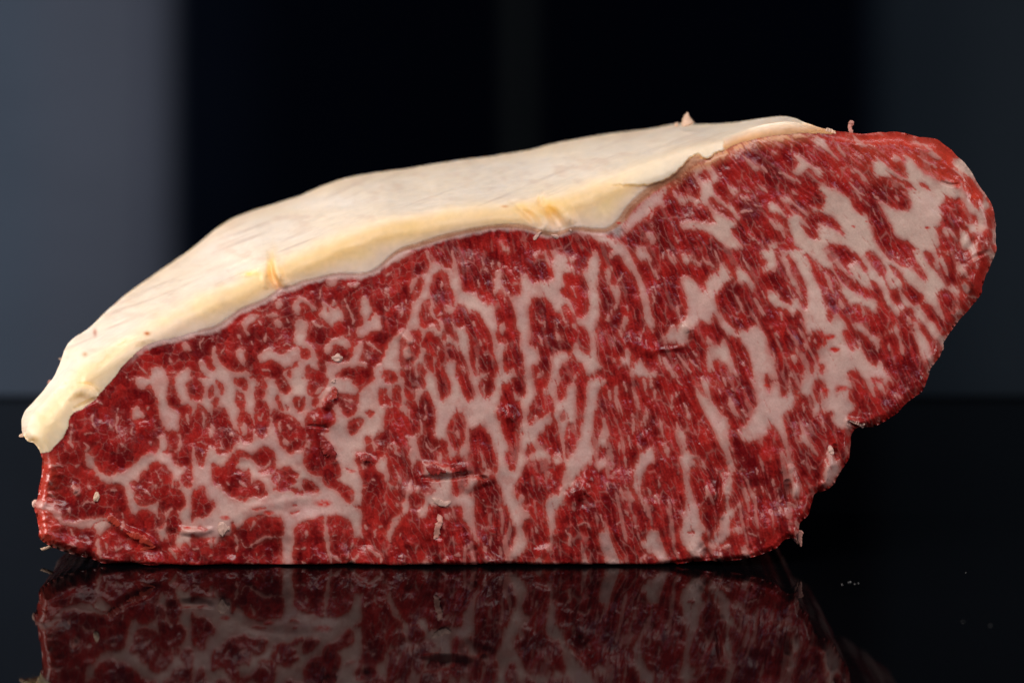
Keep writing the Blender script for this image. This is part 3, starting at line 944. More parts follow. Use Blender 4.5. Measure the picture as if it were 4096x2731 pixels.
# ---- grain direction of the muscle fibres, and streak noise drawn out along it
ANCH = [(300, 1700, 95), (500, 2100, 110), (900, 1250, 40), (900, 1650, 80), (1000, 2100, 85), (1500, 1500, 85), (1900, 1100, 82), (1900, 1500, 78), (2000, 2000, 85),
        (2450, 1250, 80), (2500, 1800, 80), (2500, 2150, 75), (2650, 900, 55), (2700, 1250, 68), (2800, 1800, 68), (3000, 750, 52), (3000, 1300, 62), (3050, 2000, 75),
        (3300, 650, 32), (3400, 800, 45), (3300, 1250, 60), (3300, 1600, 72), (3600, 1150, 58), (3600, 1500, 75), (3800, 700, 38), (3850, 950, 70), (3300, 1900, 65)]
def orient(x, y):
    c = 0; s = 0
    for ax, ay, an in ANCH:
        wt = 1.0 / ((x - ax) ** 2 + (y - ay) ** 2 + 90 ** 2) ** 1.5
        c = c + wt * math.cos(2 * math.radians(an)); s = s + wt * math.sin(2 * math.radians(an))
    return 0.5 * np.arctan2(s, c)
TH = coarse(orient, 8) + 0.5 * (fbm(GX / 130, GY / 130, 41, 2) - .5)
DX, DY = np.cos(TH), np.sin(TH)
def lic(noise, steps, h):
    acc = np.zeros_like(noise)
    for k in range(-steps, steps + 1):
        xi = np.clip(np.rint((GX + DX * k * h - X0) / G).astype(int), 0, NX - 1)
        yi = np.clip(np.rint((GY + DY * k * h - Y0) / G).astype(int), 0, NY - 1)
        acc += noise[yi, xi]
    acc /= (2 * steps + 1)
    return np.clip(0.5 + (acc - acc.mean()) / (acc.std() * 4.2), 0, 1)
ST1 = lic(vnoise(GX / 6, GY / 6, 51), 7, 4.0)          # fine fibres
ST2 = lic(vnoise(GX / 15, GY / 15, 52), 7, 10.0)       # small streaks of fat
ST3 = lic(vnoise(GX / 30, GY / 30, 53), 6, 16.0)

dens = coarse(lambda x, y: fbm(x / 260, y / 260, 61, 2), 8)
edge = 0.75 * blur(fat, 1) + 0.25 * blur(fat, 4)
sm = np.zeros_like(edge)
for k in range(-6, 7):
    xi = np.clip(np.rint((GX + DX * k * 5.0 - X0) / G).astype(int), 0, NX - 1)
    yi = np.clip(np.rint((GY + DY * k * 5.0 - Y0) / G).astype(int), 0, NY - 1)
    sm += fat[yi, xi]
sm /= 13.0
grain = coarse(lambda x, y: sstep(1500, 2300, x + 0.2 * y), 8)          # right part: grain runs in streaks, left part: a net of thin veins
g2 = 0.30 + 0.70 * grain
edge = edge * (1 - 0.5 * g2) + sm * 0.5 * g2
lp_, lm_ = blur(np.maximum(lin, 0), 1), blur(np.maximum(-lin, 0), 1)
edge = np.minimum(np.maximum(edge, 0.95 * lp_), 1 - 0.9 * lm_)
fat = np.where(lin > 0, 1.0, np.where(lin < 0, 0.0, fat)).astype(np.float32)
fib = coarse(lambda x, y: np.clip(sum(np.exp(-((x - a) ** 2 + (y - b) ** 2) / (2 * r * r)) for a, b, r in ((2600, 1950, 260), (3120, 2000, 220), (2650, 2150, 220), (3350, 680, 200), (1950, 2150, 200), (3200, 1450, 160))), 0, 1), 8)
nf = fbm(GX / 7, GY / 7, 64, 2)
raw = edge + (0.06 + 0.16 * grain + 0.10 * fib) * (ST2 - .5) + (0.30 + 0.30 * grain) * (ST1 - .5) + (0.46 - 0.20 * grain) * (nf - .5) + 0.22 * (fbm(GX / 16, GY / 16, 68, 2) - .5)
f0 = sstep(0.44, 0.78, raw)
near = blur(blur(fat, 5), 6)
wx_ = GX + 26 * (fbm(GX / 40, GY / 40, 171, 2) - .5); wy_ = GY + 26 * (fbm(GX / 40, GY / 40, 172, 2) - .5)
net = 1 - np.abs(2 * fbm(wx_ / 26, wy_ / 32, 173, 2) - 1)
vein = sstep(0.88, 1.0, net + 0.06 * (nf - .5)) * (1 - 0.8 * grain) * (0.25 + 0.75 * sstep(0.10, 0.40, near)) * sstep(0.30, 0.6, fbm(GX / 90, GY / 90, 174, 2))
spot = sstep(0.80, 0.90, fbm(GX / 13, GY / 15, 175, 2) + 0.05 * near) * (1 - 0.6 * grain)
fleck = sstep(0.80, 0.97, ST2 + 0.08 * fib + 0.10 * near + 0.20 * (fbm(GX / 45, GY / 45, 66, 2) - .5)) * (0.30 + 0.4 * fib) * (0.25 + 0.75 * grain)
fleck2 = sstep(0.78, 0.95, ST1 + 0.10 * (dens - .5))
# bundles of muscle fibre, parted by hair-thin pale septa
gl, cl_ = worley((GX + 14 * (nf - .5) + 22 * (fbm(GX / 40, GY / 40, 181, 2) - .5)) / 34, (GY + 22 * (fbm(GX / 40, GY / 40, 182, 2) - .5)) / 44, 183)
c6, s6 = math.cos(math.radians(64)), math.sin(math.radians(64))
au = GX * c6 + GY * s6; bu = -GX * s6 + GY * c6
gr, cr_ = worley((au + 30 * (fbm(GX / 60, GY / 60, 184, 2) - .5)) / 110, (bu + 16 * (fbm(GX / 40, GY / 40, 185, 2) - .5) + 6 * (nf - .5)) / 25, 186)
selr = grain > 0.5
gap = np.where(selr, gr, gl); bundle = np.where(selr, cr_, cl_)
septa = (1 - sstep(0.02, np.where(selr, 0.13, 0.10), gap + 0.05 * (nf - .5))) * sstep(0.34, 0.60, fbm(GX / 70, GY / 70, 187, 2) + 0.15 * near)
f_all = np.maximum(np.maximum(f0, fleck), np.maximum(0.22 * vein, 0.18 * spot))
f_all = np.maximum(f_all, np.maximum(0.16 * fib * fleck2, 0.48 * septa))

# ------------------------------------------------------------------ depth of the visible surface
top_sel = (OUT[:, 0] > 80) & (np.arange(len(OUT)) >= 4) & (np.arange(len(OUT)) <= np.argmin(np.abs(OUT[:, 0] - 3212) + np.abs(OUT[:, 1] - 488)))
TOPS = OUT[top_sel]
other = np.roll(OUT, -int(np.where(top_sel)[0][-1]), 0)[:len(OUT) - top_sel.sum() + 2]
TOPs = chaikin(TOPS, False, 1); RIDs = chaikin(RIDGE, False, 1)
ds = coarse(lambda x, y: segdist(TOPs, x, y))
dr = coarse(lambda x, y: segdist(RIDs, x, y))
do = coarse(lambda x, y: segdist(chaikin(other, False, 1), x, y))
RPOLY = np.vstack([RIDs, [[3212, 300], [-100, 300], [-100, 1790]]])
sd = coarse(lambda x, y: segdist(RIDs, x, y) * np.where(inside(RPOLY, x, y), 1, -1))
ABOVE = sd > 0
dr = np.abs(sd)
Dm = 0.012 + 0.062 * sstep(90, 800, GX) - 0.042 * sstep(2700, 3230, GX)
t = np.clip(dr / (dr + ds + 1e-6), 0, 1)
tq = 0.93 * t
RA = 0.0045 * (1 - sstep(2900, 3230, GX))
rl = 85.0
d_face = RA * np.clip(1 + sd / rl, 0, 1) ** 2
d_top = RA + Dm * (1 - (1 - tq) ** 0.62) / (1 - 0.07 ** 0.62) + 0.0017 * (fbm((GX * 0.93 - GY * 0.36) / 190, (GX * 0.36 + GY * 0.93) / 22, 134, 2) - .5) * np.clip(t * 4, 0, 1)
depth = np.where(ABOVE, d_top, d_face)
bl = blur(blur(depth, 4), 4)
kb = np.exp(-(sd / 45) ** 2) * sstep(20, 60, ds)
depth = depth * (1 - kb) + bl * kb
# rounded rims
left = 1 - sstep(260, 520, GX); rgt = sstep(3200, 3420, GX) * (1 - sstep(1000, 1500, GY)); bot = sstep(2100, 2180, GY)
Rp = 22 + 18 * left + 20 * rgt + 12 * sstep(3100, 3300, GX) + 14 * (fbm(GX / 70, GY / 70, 72, 2) - .5)
Rd = 0.0040 + 0.004 * left + 0.004 * rgt + 0.002 * sstep(3100, 3300, GX)
u = np.clip(1 - do / Rp, 0, 1)
rim = Rd * (1 - np.sqrt(np.clip(1 - u * u, 0, 1)))
depth = depth + np.where(ABOVE & (GX < 3100) & (GX > 260), 0, rim)
depth = depth + 0.0003 * (1 - sstep(10, 70, do)) * (fbm(GX / 11, GY / 11, 79, 2) - .5) * (~M_cap)
# broad swells of the cut
swell = 0.0026 * (fbm(GX / 330, GY / 330, 81, 2) - .5) + 0.0012 * (fbm(GX / 110, GY / 110, 82, 2) - .5) + 0.0004 * (fbm(GX / 38, GY / 38, 83, 2) - .5) * (1 - 0.8 * blur(f_all, 3))
low = sstep(1500, 2200, GY)
cw = blur(blur(M_cap.astype(float), 8), 8)
swell = swell * (1 + 0.7 * low) * (1 - 0.55 * cw)
depth = depth + swell
# bottom edge hangs in lumps
depth = depth + bot * 0.0022 * (fbm(GX / 75, GY / 75, 85, 2) - .45)
# fat sits a touch proud of the lean, fibres leave fine ridges
lean_w = np.clip(1 - 2 * blur(M_cap.astype(float), 6), 0, 1)
depth = depth - lean_w * (0.00020 * blur(f_all, 2) + 0.00010 * (0.35 - np.minimum(gap, 0.35)) * -2 * (1 - f_all) + 0.00017 * (1 - 0.85 * blur(f_all, 2)) * (fbm(GX / 20, GY / 20, 177, 2) - .5) + (1 - 0.75 * blur(f_all, 1)) * (0.15 + 0.85 * grain) * (0.00012 * (ST1 - .5) + 0.00014 * (ST2 - .5)))
# right end: folded rim, several soft rolls
roll = sstep(3780, 3900, GX) * (1 - sstep(1180, 1330, GY))
depth = depth + roll * 0.0026 * (fbm(GX / 60, GY / 75, 88, 2) - .5) * 2
# ragged left end face
lf = (1 - sstep(190, 330, GX)) * sstep(1800, 1860, GY)
depth = depth + lf * 0.0006 * (fbm(GX / 60, GY / 26, 89, 2) - .5) * 2

def stroke(kind, w_, h_, s):
    """raise (+) or cut (-) the surface along a line, height in mm, width in px; kind e/s = soft/sharp"""
    global depth
    p = chaikin(pts(s), False, 2)
    sl = sub(p[:, 0].min() - 2 * w_, p[:, 1].min() - 2 * w_, p[:, 0].max() + 2 * w_, p[:, 1].max() + 2 * w_)
    wob = 0.35 * w_ * (fbm(GX[sl] / 30, GY[sl] / 30, 91, 2) - .5)
    dd, tt = segdist(p, GX[sl] + wob, GY[sl] + wob, False, True)
    a = np.clip(1 - dd / w_, 0, 1)
    a = a * a * (3 - 2 * a) if kind == 'e' else np.sqrt(a)
    depth[sl] -= a * h_ * 0.001 * np.sin(np.pi * np.clip(tt, 0.06, 0.94)) ** 0.5
# creases and folds of the fat cap
stroke('e', 20, -2.6, '1078,1010 1082,1050 1086,1085 1095,1120 1112,1145')
stroke('e', 24, 1.6, '1105,1040 1110,1080 1120,1110 1140,1135')
stroke('e', 22, 1.2, '1050,1060 1055,1100 1060,1140')
stroke('e', 14, -1.4, '975,1105 1000,1098 1030,1086')
stroke('e', 16, -1.0, '920,1080 980,1050 1030,1020')
stroke('e', 18, -1.8, '2170,770 2162,795 2160,815')
stroke('e', 26, -1.6, '2050,805 2090,845 2130,870 2150,905')
stroke('e', 34, -2.2, '2165,810 2195,840 2225,875 2245,910')
stroke('e', 40, 1.6, '2240,820 2275,870 2290,905')
stroke('e', 40, 1.0, '2150,880 2180,905 2205,920')
stroke('e', 16, -1.2, '300,1545 330,1535 365,1540 388,1570')
stroke('e', 30, 1.4, '280,1580 320,1560 360,1575')
stroke('e', 14, -1.3, '300,1635 345,1612 385,1592')
stroke('e', 15, -1.1, '430,1405 470,1385 520,1360 565,1345')
stroke('e', 36, 1.2, '500,1370 560,1352 590,1350')
stroke('e', 16, -0.9, '395,1470 440,1420 500,1375')
stroke('e', 40, -1.6, '180,1660 220,1600 270,1540 330,1470')
stroke('e', 18, -0.8, '310,1440 330,1490 320,1530')
# torn flap lying over the cap at its right end
inf = inside(chaikin(FLAP, True, 1), GX + 6 * (vnoise(GX / 14, GY / 14, 93) - .5), GY + 6 * (vnoise(GX / 14, GY / 14, 94) - .5)) & (GX > 2380)
fl = blur(inf.astype(float), 1)
depth = depth - 0.0011 * fl * sstep(2380, 2560, GX)
# cuts, tears and ridges of the lean face
stroke('e', 17, -1.9, '1700,1912 1760,1908 1820,1905 1880,1895')
stroke('e', 12, -2.0, '1925,1906 1945,1912')
stroke('e', 34, 1.3, '1700,1865 1760,1880 1800,1885 1860,1870')
stroke('e', 36, 1.2, '1870,1950 1910,1925 1960,1915')
stroke('e', 46, 1.4, '2010,1650 2040,1665 2060,1690')
stroke('e', 22, 1.1, '2905,1905 2898,1960 2890,2015 2884,2060')
stroke('e', 14, -0.9, '2885,1890 2876,1950 2870,2010')
stroke('e', 30, 1.4, '1320,1570 1310,1610 1290,1640')
stroke('e', 40, 0.9, '1240,1670 1290,1680 1330,1690')
stroke('e', 9, -0.9, '1235,1702 1280,1704 1310,1712')
stroke('e', 36, 1.0, '1290,1760 1320,1800 1335,1840')
stroke('e', 30, 1.4, '1440,1830 1480,1840')
stroke('e', 26, 1.6, '440,2070 490,2120 560,2140 620,2180')
stroke('e', 26, 1.4, '290,1945 310,1970')
stroke('e', 40, 0.9, '2540,1380 2600,1400 2640,1400')
stroke('e', 14, 0.5, '2630,1400 2690,1395 2735,1385')
stroke('e', 30, 1.2, '2740,1290 2760,1330')
stroke('e', 50, 2.2, '2290,1990 2320,1960 2350,1920')
stroke('e', 34, 1.5, '1605,1340 1640,1365 1640,1420')
stroke('e', 30, 1.8, '3330,1800 3320,1860 3300,1930')
stroke('s', 14, -2.6, '3340,1790 3345,1825')
stroke('e', 30, 1.8, '3165,1880 3190,1960 3175,2000')
stroke('s', 16, -2.4, '3150,1930 3155,1990')
stroke('e', 26, 1.4, '3395,1685 3440,1692 3465,1700')
stroke('s', 10, -2.6, '3400,1690 3440,1705')
stroke('e', 10, -1.0, '3770,730 3800,742 3830,738')
stroke('e', 14, -0.9, '3880,1040 3920,1020 3960,1005')
stroke('e', 34, 0.35, '920,2070 1010,2030 1110,2015 1240,1990 1320,1985')
stroke('e', 30, -2.2, '2805,2190 2826,2215 2834,2240')
stroke('e', 26, -1.8, '1380,2245 1400,2260 1410,2270')
stroke('e', 26, -1.6, '1905,2200 1920,2240 1925,2260')
stroke('e', 24, 1.2, '700,2110 760,2130 840,2120')

# ------------------------------------------------------------------ surface colours (own colours of fat and meat, with some glow painted in)
def mixc(a, b, k):
    return a * (1 - k[..., None]) + b * k[..., None]
def C(r, g, b):
    return np.array([r, g, b], float)[None, None, :]
tone = np.clip(0.42 + 1.2 * (fbm(GX / 70, GY / 70, 101, 3) - .5) + (0.2 + 0.4 * grain) * (ST1 - .5) + (0.2 + 0.3 * grain) * (ST3 - .5) + 0.5 * (nf - .5) + 0.55 * (bundle - .5), 0, 1)
lean = mixc(C(0.130, 0.0030, 0.0042), C(0.400, 0.0175, 0.0130), tone)
lean = mixc(lean, C(0.47, 0.045, 0.027), np.clip(1.5 * (near - 0.16), 0, 0.8))
lean = mixc(lean, C(0.34, 0.026, 0.024), 0.45 * fleck2 * (0.4 + 0.6 * grain))
bright = np.clip(0.75 * (1 - sstep(165, 260, GX)) * sstep(1790, 1850, GY) + 0.75 * sstep(3260, 3420, GX) * (1 - sstep(570, 760, GY - 0.35 * np.clip(GX - 3400, 0, 600))) + 0.2 * roll, 0, 1)  # left end and upper right rim: fresher red plus through-light glow as colour
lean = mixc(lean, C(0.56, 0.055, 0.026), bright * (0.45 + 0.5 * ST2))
fvar = np.clip(fbm(GX / 120, GY / 120, 111, 3) * 1.5 - 0.25 + 0.35 * sstep(2700, 3300, GX) * (1 - sstep(900, 1500, GY)), 0, 1)
fcore = mixc(C(0.535, 0.290, 0.255), C(0.590, 0.372, 0.305), fvar)
fthin = mixc(C(0.450, 0.158, 0.128), C(0.485, 0.195, 0.158), fvar)
core = sstep(0.50, 1.08, blur(blur(fat, 5), 4) + 0.25 * (fbm(GX / 16, GY / 16, 112, 2) - .5))
fatc = mixc(fthin, fcore, core)
# islands of deeper pink where the fat is thin over meat
fatc = mixc(fatc, C(0.47, 0.190, 0.155), 0.55 * sstep(.56, .75, fbm(GX / 55, GY / 60, 114, 3)))
upr = sstep(2500, 3100, GX) * (1 - sstep(1000, 1600, GY))
fatc = mixc(fatc, C(0.59, 0.405, 0.318), 0.6 * upr * core)  # creamier fat at upper right, stronger light there put into its colour
fatc = fatc * (0.92 + 0.16 * fbm(GX / 24, GY / 24, 115, 3))[..., None]
fatc = fatc * (0.95 + 0.10 * vnoise(GX / 5, GY / 5, 113))[..., None]
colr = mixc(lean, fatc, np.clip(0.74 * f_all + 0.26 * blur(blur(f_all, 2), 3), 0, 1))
# orange-tinted rim of fat along the top of the right muscle
dm_, tm_ = None, None
dm_ = coarse(lambda x, y: segdist(chaikin(MEMB, False, 1), x, y))
org = (1 - sstep(8, 60, dm_)) * sstep(2600, 2750, GX) * (1 - sstep(3150, 3300, GX))
colr = mixc(colr, C(0.66, 0.30, 0.13), 0.75 * org * (0.4 + 0.6 * f_all))
# pale band just under the cap
band = (1 - sstep(6, 26 + 16 * (fbm(GX / 40, GY / 40, 121, 2) - .5), dm_ + 8 * (ST2 - .5))) * (GX < 2500) * sstep(480, 620, GX)
colr = mixc(colr, C(0.66, 0.43, 0.37), 0.85 * band)
# grey connective knot where the two muscles meet the cap
knot = np.exp(-(((GX - 2472) / 24) ** 2 + ((GY - 925) / 26) ** 2) ** 1.5)
colr = mixc(colr, C(0.36, 0.27, 0.24), 0.8 * knot)
# fat cap
capn = fbm(GX / 90, GY / 60, 131, 3)
cut = mixc(C(0.88, 0.62, 0.33), C(0.88, 0.63, 0.42), np.clip(1.6 * capn - 0.3, 0, 1))
tocap = 1 - sstep(10, 90, dm_)
cut = mixc(cut, C(0.88, 0.61, 0.45), 0.8 * tocap)
lefty = 1 - sstep(350, 800, GX)
cut = mixc(cut, C(0.84, 0.64, 0.36), 0.6 * lefty)
topc = mixc(C(0.94, 0.75, 0.565), C(0.94, 0.785, 0.65), np.clip(1.5 * fbm(GX / 220, GY / 50, 135, 3) - .25, 0, 1))
sl_x = GX + 2.2 * GY
strk = sstep(0.60, 0.85, fbm((GX * 0.93 - GY * 0.36) / 260, (GX * 0.36 + GY * 0.93) / 13, 137, 3))
topc = mixc(topc, C(0.66, 0.48, 0.37), 0.62 * strk)
topc = mixc(topc, C(0.80, 0.58, 0.44), 0.5 * sstep(.55, .8, fbm(GX / 75, GY / 28, 138, 3)))
topc = mixc(topc, C(0.86, 0.62, 0.40), 0.55 * sstep(0.75, 1.0, t) * (GX > 500))
wtop = sstep(-50, 30, sd + 20 * (fbm(GX / 90, GY / 30, 139, 2) - .5))
gold = np.where(ABOVE, 0, np.exp(-((dr - 70) / 50) ** 2)) * (0.45 + 0.8 * fbm(GX / 150, GY / 150, 141, 2)) * sstep(700, 1000, GX) * (1 - sstep(2480, 2600, GX))  # golden fat under the ridge, light bleeding through it painted in too
capc = mixc(mixc(cut, C(0.84, 0.50, 0.15), np.clip(0.62 * gold, 0, 1)), topc, wtop)
def patch(cx, cy, rx, ry, c, k):
    global capc
    e = np.exp(-(((GX - cx) / rx) ** 2 + ((GY - cy) / ry) ** 2))
    capc = mixc(capc, C(*c), k * e * (0.5 + fbm(GX / 22, GY / 22, 143, 2)))
patch(2195, 835, 46, 30, (0.86, 0.50, 0.13), 0.9)
patch(2090, 830, 40, 22, (0.86, 0.54, 0.18), 0.7)
patch(1088, 1060, 18, 60, (0.85, 0.54, 0.20), 0.8)
patch(1110, 1145, 26, 16, (0.72, 0.33, 0.12), 0.8)
patch(1005, 1096, 40, 12, (0.86, 0.55, 0.18), 0.8)
patch(380, 1330, 8, 16, (0.60, 0.25, 0.16), 0.7)
patch(340, 1417, 10, 9, (0.55, 0.28, 0.12), 0.8)
patch(588, 1333, 13, 8, (0.50, 0.16, 0.05), 1.0)
patch(2020, 826, 14, 5, (0.66, 0.30, 0.12), 0.8)
patch(3300, 530, 90, 14, (0.80, 0.45, 0.33), 0.5)
patch(2830, 650, 70, 22, (0.72, 0.36, 0.13), 0.9)
capc = mixc(capc, C(0.86, 0.70, 0.50), 0.7 * fl * sstep(2380, 2560, GX) * (1 - wtop))
orl = (1 - sstep(0, 50, dm_)) * sstep(2540, 2640, GX) * (1 - fl)
capc = mixc(capc, C(0.64, 0.27, 0.075), 0.9 * orl)
# brown connective sheet between cap and lean
MBs = chaikin(MEMB, False, 2)
wid = 5 + 4 * sstep(1480, 1650, GX) + 6 * sstep(2440, 2520, GX)
dmw = coarse(lambda x, y: segdist(MBs, x, y - 0), 2)
memb_m = (dmw < wid * (0.75 + 0.5 * fbm(GX / 50, GY / 50, 151, 2))) & M_in & (GX > 790) & (GX < 2800) & ~inf
memc = mixc(C(0.33, 0.120, 0.055), C(0.46, 0.21, 0.115), np.clip(fbm(GX / 40, GY / 10, 153, 2) * 1.3 - .15, 0, 1))
memc = mixc(memc, C(0.44, 0.22, 0.17), 1 - sstep(1480, 1600, GX))
capc = capc * 0.90
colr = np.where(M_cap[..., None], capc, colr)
mk = blur(memb_m.astype(float), 1)
colr = mixc(colr, memc, 0.85 * mk)
# little blood specks
for sx, sy, r_ in ((3318, 1346, 17), (3335, 1398, 15), (3414, 905, 6), (3710, 911, 8), (3465, 886, 4), (3066, 1541, 8), (1409, 1884, 10), (1075, 2050, 14), (1295, 2012, 22), (2475, 892, 7), (900, 2070, 14), (3300, 1560, 12), (3368, 1552, 18), (750, 2110, 10)):
    e = np.exp(-(((GX - sx) / (1.5 * r_)) ** 2 + ((GY - sy) / (0.7 * r_)) ** 2) ** 2) * (vnoise(GX / 7, GY / 7, 160) * 0.8 + 0.4)
    colr = mixc(colr, C(0.50, 0.022, 0.012), np.clip(0.9 * e, 0, 1))
colr = np.clip(colr, 0.002, 0.9)

# ------------------------------------------------------------------ mesh grid
use = M_in
quad = use[:-1, :-1] & use[1:, :-1] & use[:-1, 1:] & use[1:, 1:]
# keep only the one big connected sheet
vid = -np.ones((NY, NX), np.int64)
vm = np.zeros((NY, NX), bool)
vm[:-1, :-1] |= quad; vm[1:, :-1] |= quad; vm[:-1, 1:] |= quad; vm[1:, 1:] |= quad
vid[vm] = np.arange(vm.sum())
jj, ii = np.nonzero(quad)
Q = np.stack([vid[jj, ii], vid[jj + 1, ii], vid[jj + 1, ii + 1], vid[jj, ii + 1]], 1)
px = GX[vm].copy(); py = GY[vm].copy(); dp = depth[vm].copy(); vc = colr[vm]
# boundary edges, boundary vertices slide onto the outline
E = np.concatenate([Q[:, [0, 1]], Q[:, [1, 2]], Q[:, [2, 3]], Q[:, [3, 0]]])
qid = np.tile(np.arange(len(Q)), 4)
key = np.sort(E, 1); kk = key[:, 0] * (len(px) + 1) + key[:, 1]
uq, inv, cnt = np.unique(kk, return_inverse=True, return_counts=True)
bm_ = cnt[inv] == 1
BE = E[bm_]; BQ = qid[bm_]
bv = np.unique(BE)
bx, by = px[bv], py[bv]
best = np.full(len(bv), 1e9); nxp = bx.copy(); nyp = by.copy()
for i in range(len(OUTs)):
    x1, y1 = OUTs[i]; x2, y2 = OUTs[(i + 1) % len(OUTs)]
    dx, dy = x2 - x1, y2 - y1; L = dx * dx + dy * dy + 1e-9
    tt = np.clip(((bx - x1) * dx + (by - y1) * dy) / L, 0, 1)
    qx, qy = x1 + tt * dx, y1 + tt * dy
    dd = np.hypot(bx - qx, by - qy); k = dd < best
    best[k] = dd[k]; nxp[k] = qx[k]; nyp[k] = qy[k]
okm = best < 3 * G
px[bv[okm]] = nxp[okm]; py[bv[okm]] = nyp[okm]
bmap = -np.ones(len(px), np.int64); bmap[bv] = np.arange(len(bv)); be_ = bmap[BE]
bd = dp[bv].copy(); dg = np.bincount(be_.ravel(), minlength=len(bv)) + 1.0
for _ in range(30):
    bd = (bd + np.bincount(be_[:, 0], weights=bd[be_[:, 1]], minlength=len(bv)) + np.bincount(be_[:, 1], weights=bd[be_[:, 0]], minlength=len(bv))) / dg
tops = M_cap[vm][bv] & ABOVE[vm][bv]
dp[bv[tops]] = bd[tops] + 0.002
kf = (D + dp) / D
V = np.stack([(px - 2048.0) * S * kf, dp, H - (py - PH) * S * kf], 1)
V[:, 2] = np.maximum(V[:, 2], 0.0004)
# vertex normals of the whole sheet
fn = np.cross(V[Q[:, 2]] - V[Q[:, 0]], V[Q[:, 3]] - V[Q[:, 1]])
VN = np.zeros_like(V)
for k in range(4):
    for c in range(3):
        VN[:, c] += np.bincount(Q[:, k], weights=fn[:, c], minlength=len(V))
VN /= np.linalg.norm(VN, axis=1, keepdims=True) + 1e-20

# ------------------------------------------------------------------ materials
def nodes(name):
    m = bpy.data.materials.new(name); m.use_nodes = True
    nt = m.node_tree
    return m, nt, nt.nodes['Principled BSDF']

def flesh(name, rough, spec, sss, bump, radius=(1, .35, .2), scale=0.002, var=(0.88, 1.12), fine=2200):
    m, nt, b = nodes(name)
    a = nt.nodes.new('ShaderNodeAttribute'); a.attribute_name = 'colour_with_glow'
    tc = nt.nodes.new('ShaderNodeTexCoord')
    n1 = nt.nodes.new('ShaderNodeTexNoise'); n1.inputs['Scale'].default_value = fine; n1.inputs['Detail'].default_value = 3
    n2 = nt.nodes.new('ShaderNodeTexNoise'); n2.inputs['Scale'].default_value = 260; n2.inputs['Detail'].default_value = 4
    nt.links.new(tc.outputs['Object'], n1.inputs['Vector']); nt.links.new(tc.outputs['Object'], n2.inputs['Vector'])
    mr = nt.nodes.new('ShaderNodeMapRange'); mr.inputs['From Min'].default_value = .3; mr.inputs['From Max'].default_value = .7
    mr.inputs['To Min'].default_value = var[0]; mr.inputs['To Max'].default_value = var[1]
    nt.links.new(n1.outputs['Fac'], mr.inputs['Value'])
    vm_ = nt.nodes.new('ShaderNodeVectorMath'); vm_.operation = 'SCALE'
    nt.links.new(a.outputs['Color'], vm_.inputs[0]); nt.links.new(mr.outputs['Result'], vm_.inputs['Scale'])
    nt.links.new(vm_.outputs['Vector'], b.inputs['Base Color'])
    rr = nt.nodes.new('ShaderNodeMapRange'); rr.inputs['From Min'].default_value = .3; rr.inputs['From Max'].default_value = .7
    rr.inputs['To Min'].default_value = rough - .12; rr.inputs['To Max'].default_value = rough + .14
    nt.links.new(n2.outputs['Fac'], rr.inputs['Value']); nt.links.new(rr.outputs['Result'], b.inputs['Roughness'])
    bp = nt.nodes.new('ShaderNodeBump'); bp.inputs['Strength'].default_value = bump; bp.inputs['Distance'].default_value = 0.00022
    ad = nt.nodes.new('ShaderNodeMath'); ad.operation = 'MULTIPLY_ADD'; ad.inputs[1].default_value = 0.6
    nt.links.new(n1.outputs['Fac'], ad.inputs[0]); nt.links.new(n2.outputs['Fac'], ad.inputs[2])
    nt.links.new(ad.outputs[0], bp.inputs['Height']); nt.links.new(bp.outputs['Normal'], b.inputs['Normal'])
    b.inputs['IOR'].default_value = 1.4
    b.inputs['Specular IOR Level'].default_value = spec
    if sss > 0:
        b.subsurface_method = 'BURLEY'
        b.inputs['Subsurface Weight'].default_value = sss
        b.inputs['Subsurface Radius'].default_value = radius
        b.inputs['Subsurface Scale'].default_value = scale
    return m
M_LEAN = flesh('lean_meat', 0.22, 0.46, 0.0, 0.65)
M_LEAN.node_tree.nodes['Principled BSDF'].inputs['Coat Weight'].default_value = 0.10
M_LEAN.node_tree.nodes['Principled BSDF'].inputs['Coat Roughness'].default_value = 0.10
M_MARB = flesh('marbling_fat', 0.28, 0.36, 0.0, 0.20, var=(0.95, 1.05))
M_CAP = flesh('cap_fat', 0.42, 0.35, 0.85, 0.14, (1.0, 0.70, 0.36), 0.0055, (0.96, 1.04), 500)
M_MEMB = flesh('membrane', 0.5, 0.3, 0.0, 0.3)

def solid(name, col, rough, spec, bump=0.4):
    m, nt, b = nodes(name)
    tc = nt.nodes.new('ShaderNodeTexCoord')
    n = nt.nodes.new('ShaderNodeTexNoise'); n.inputs['Scale'].default_value = 500; n.inputs['Detail'].default_value = 4
    nt.links.new(tc.outputs['Object'], n.inputs['Vector'])
    r = nt.nodes.new('ShaderNodeValToRGB')
    r.color_ramp.elements[0].position = .3; r.color_ramp.elements[1].position = .7
    r.color_ramp.elements[0].color = (*[c * .72 for c in col], 1); r.color_ramp.elements[1].color = (*[min(.9, c * 1.2) for c in col], 1)
    nt.links.new(n.outputs['Fac'], r.inputs['Fac']); nt.links.new(r.outputs['Color'], b.inputs['Base Color'])
    bp = nt.nodes.new('ShaderNodeBump'); bp.inputs['Strength'].default_value = bump; bp.inputs['Distance'].default_value = 0.0006
    nt.links.new(n.outputs['Fac'], bp.inputs['Height']); nt.links.new(bp.outputs['Normal'], b.inputs['Normal'])
    b.inputs['Roughness'].default_value = rough; b.inputs['Specular IOR Level'].default_value = spec
    return m

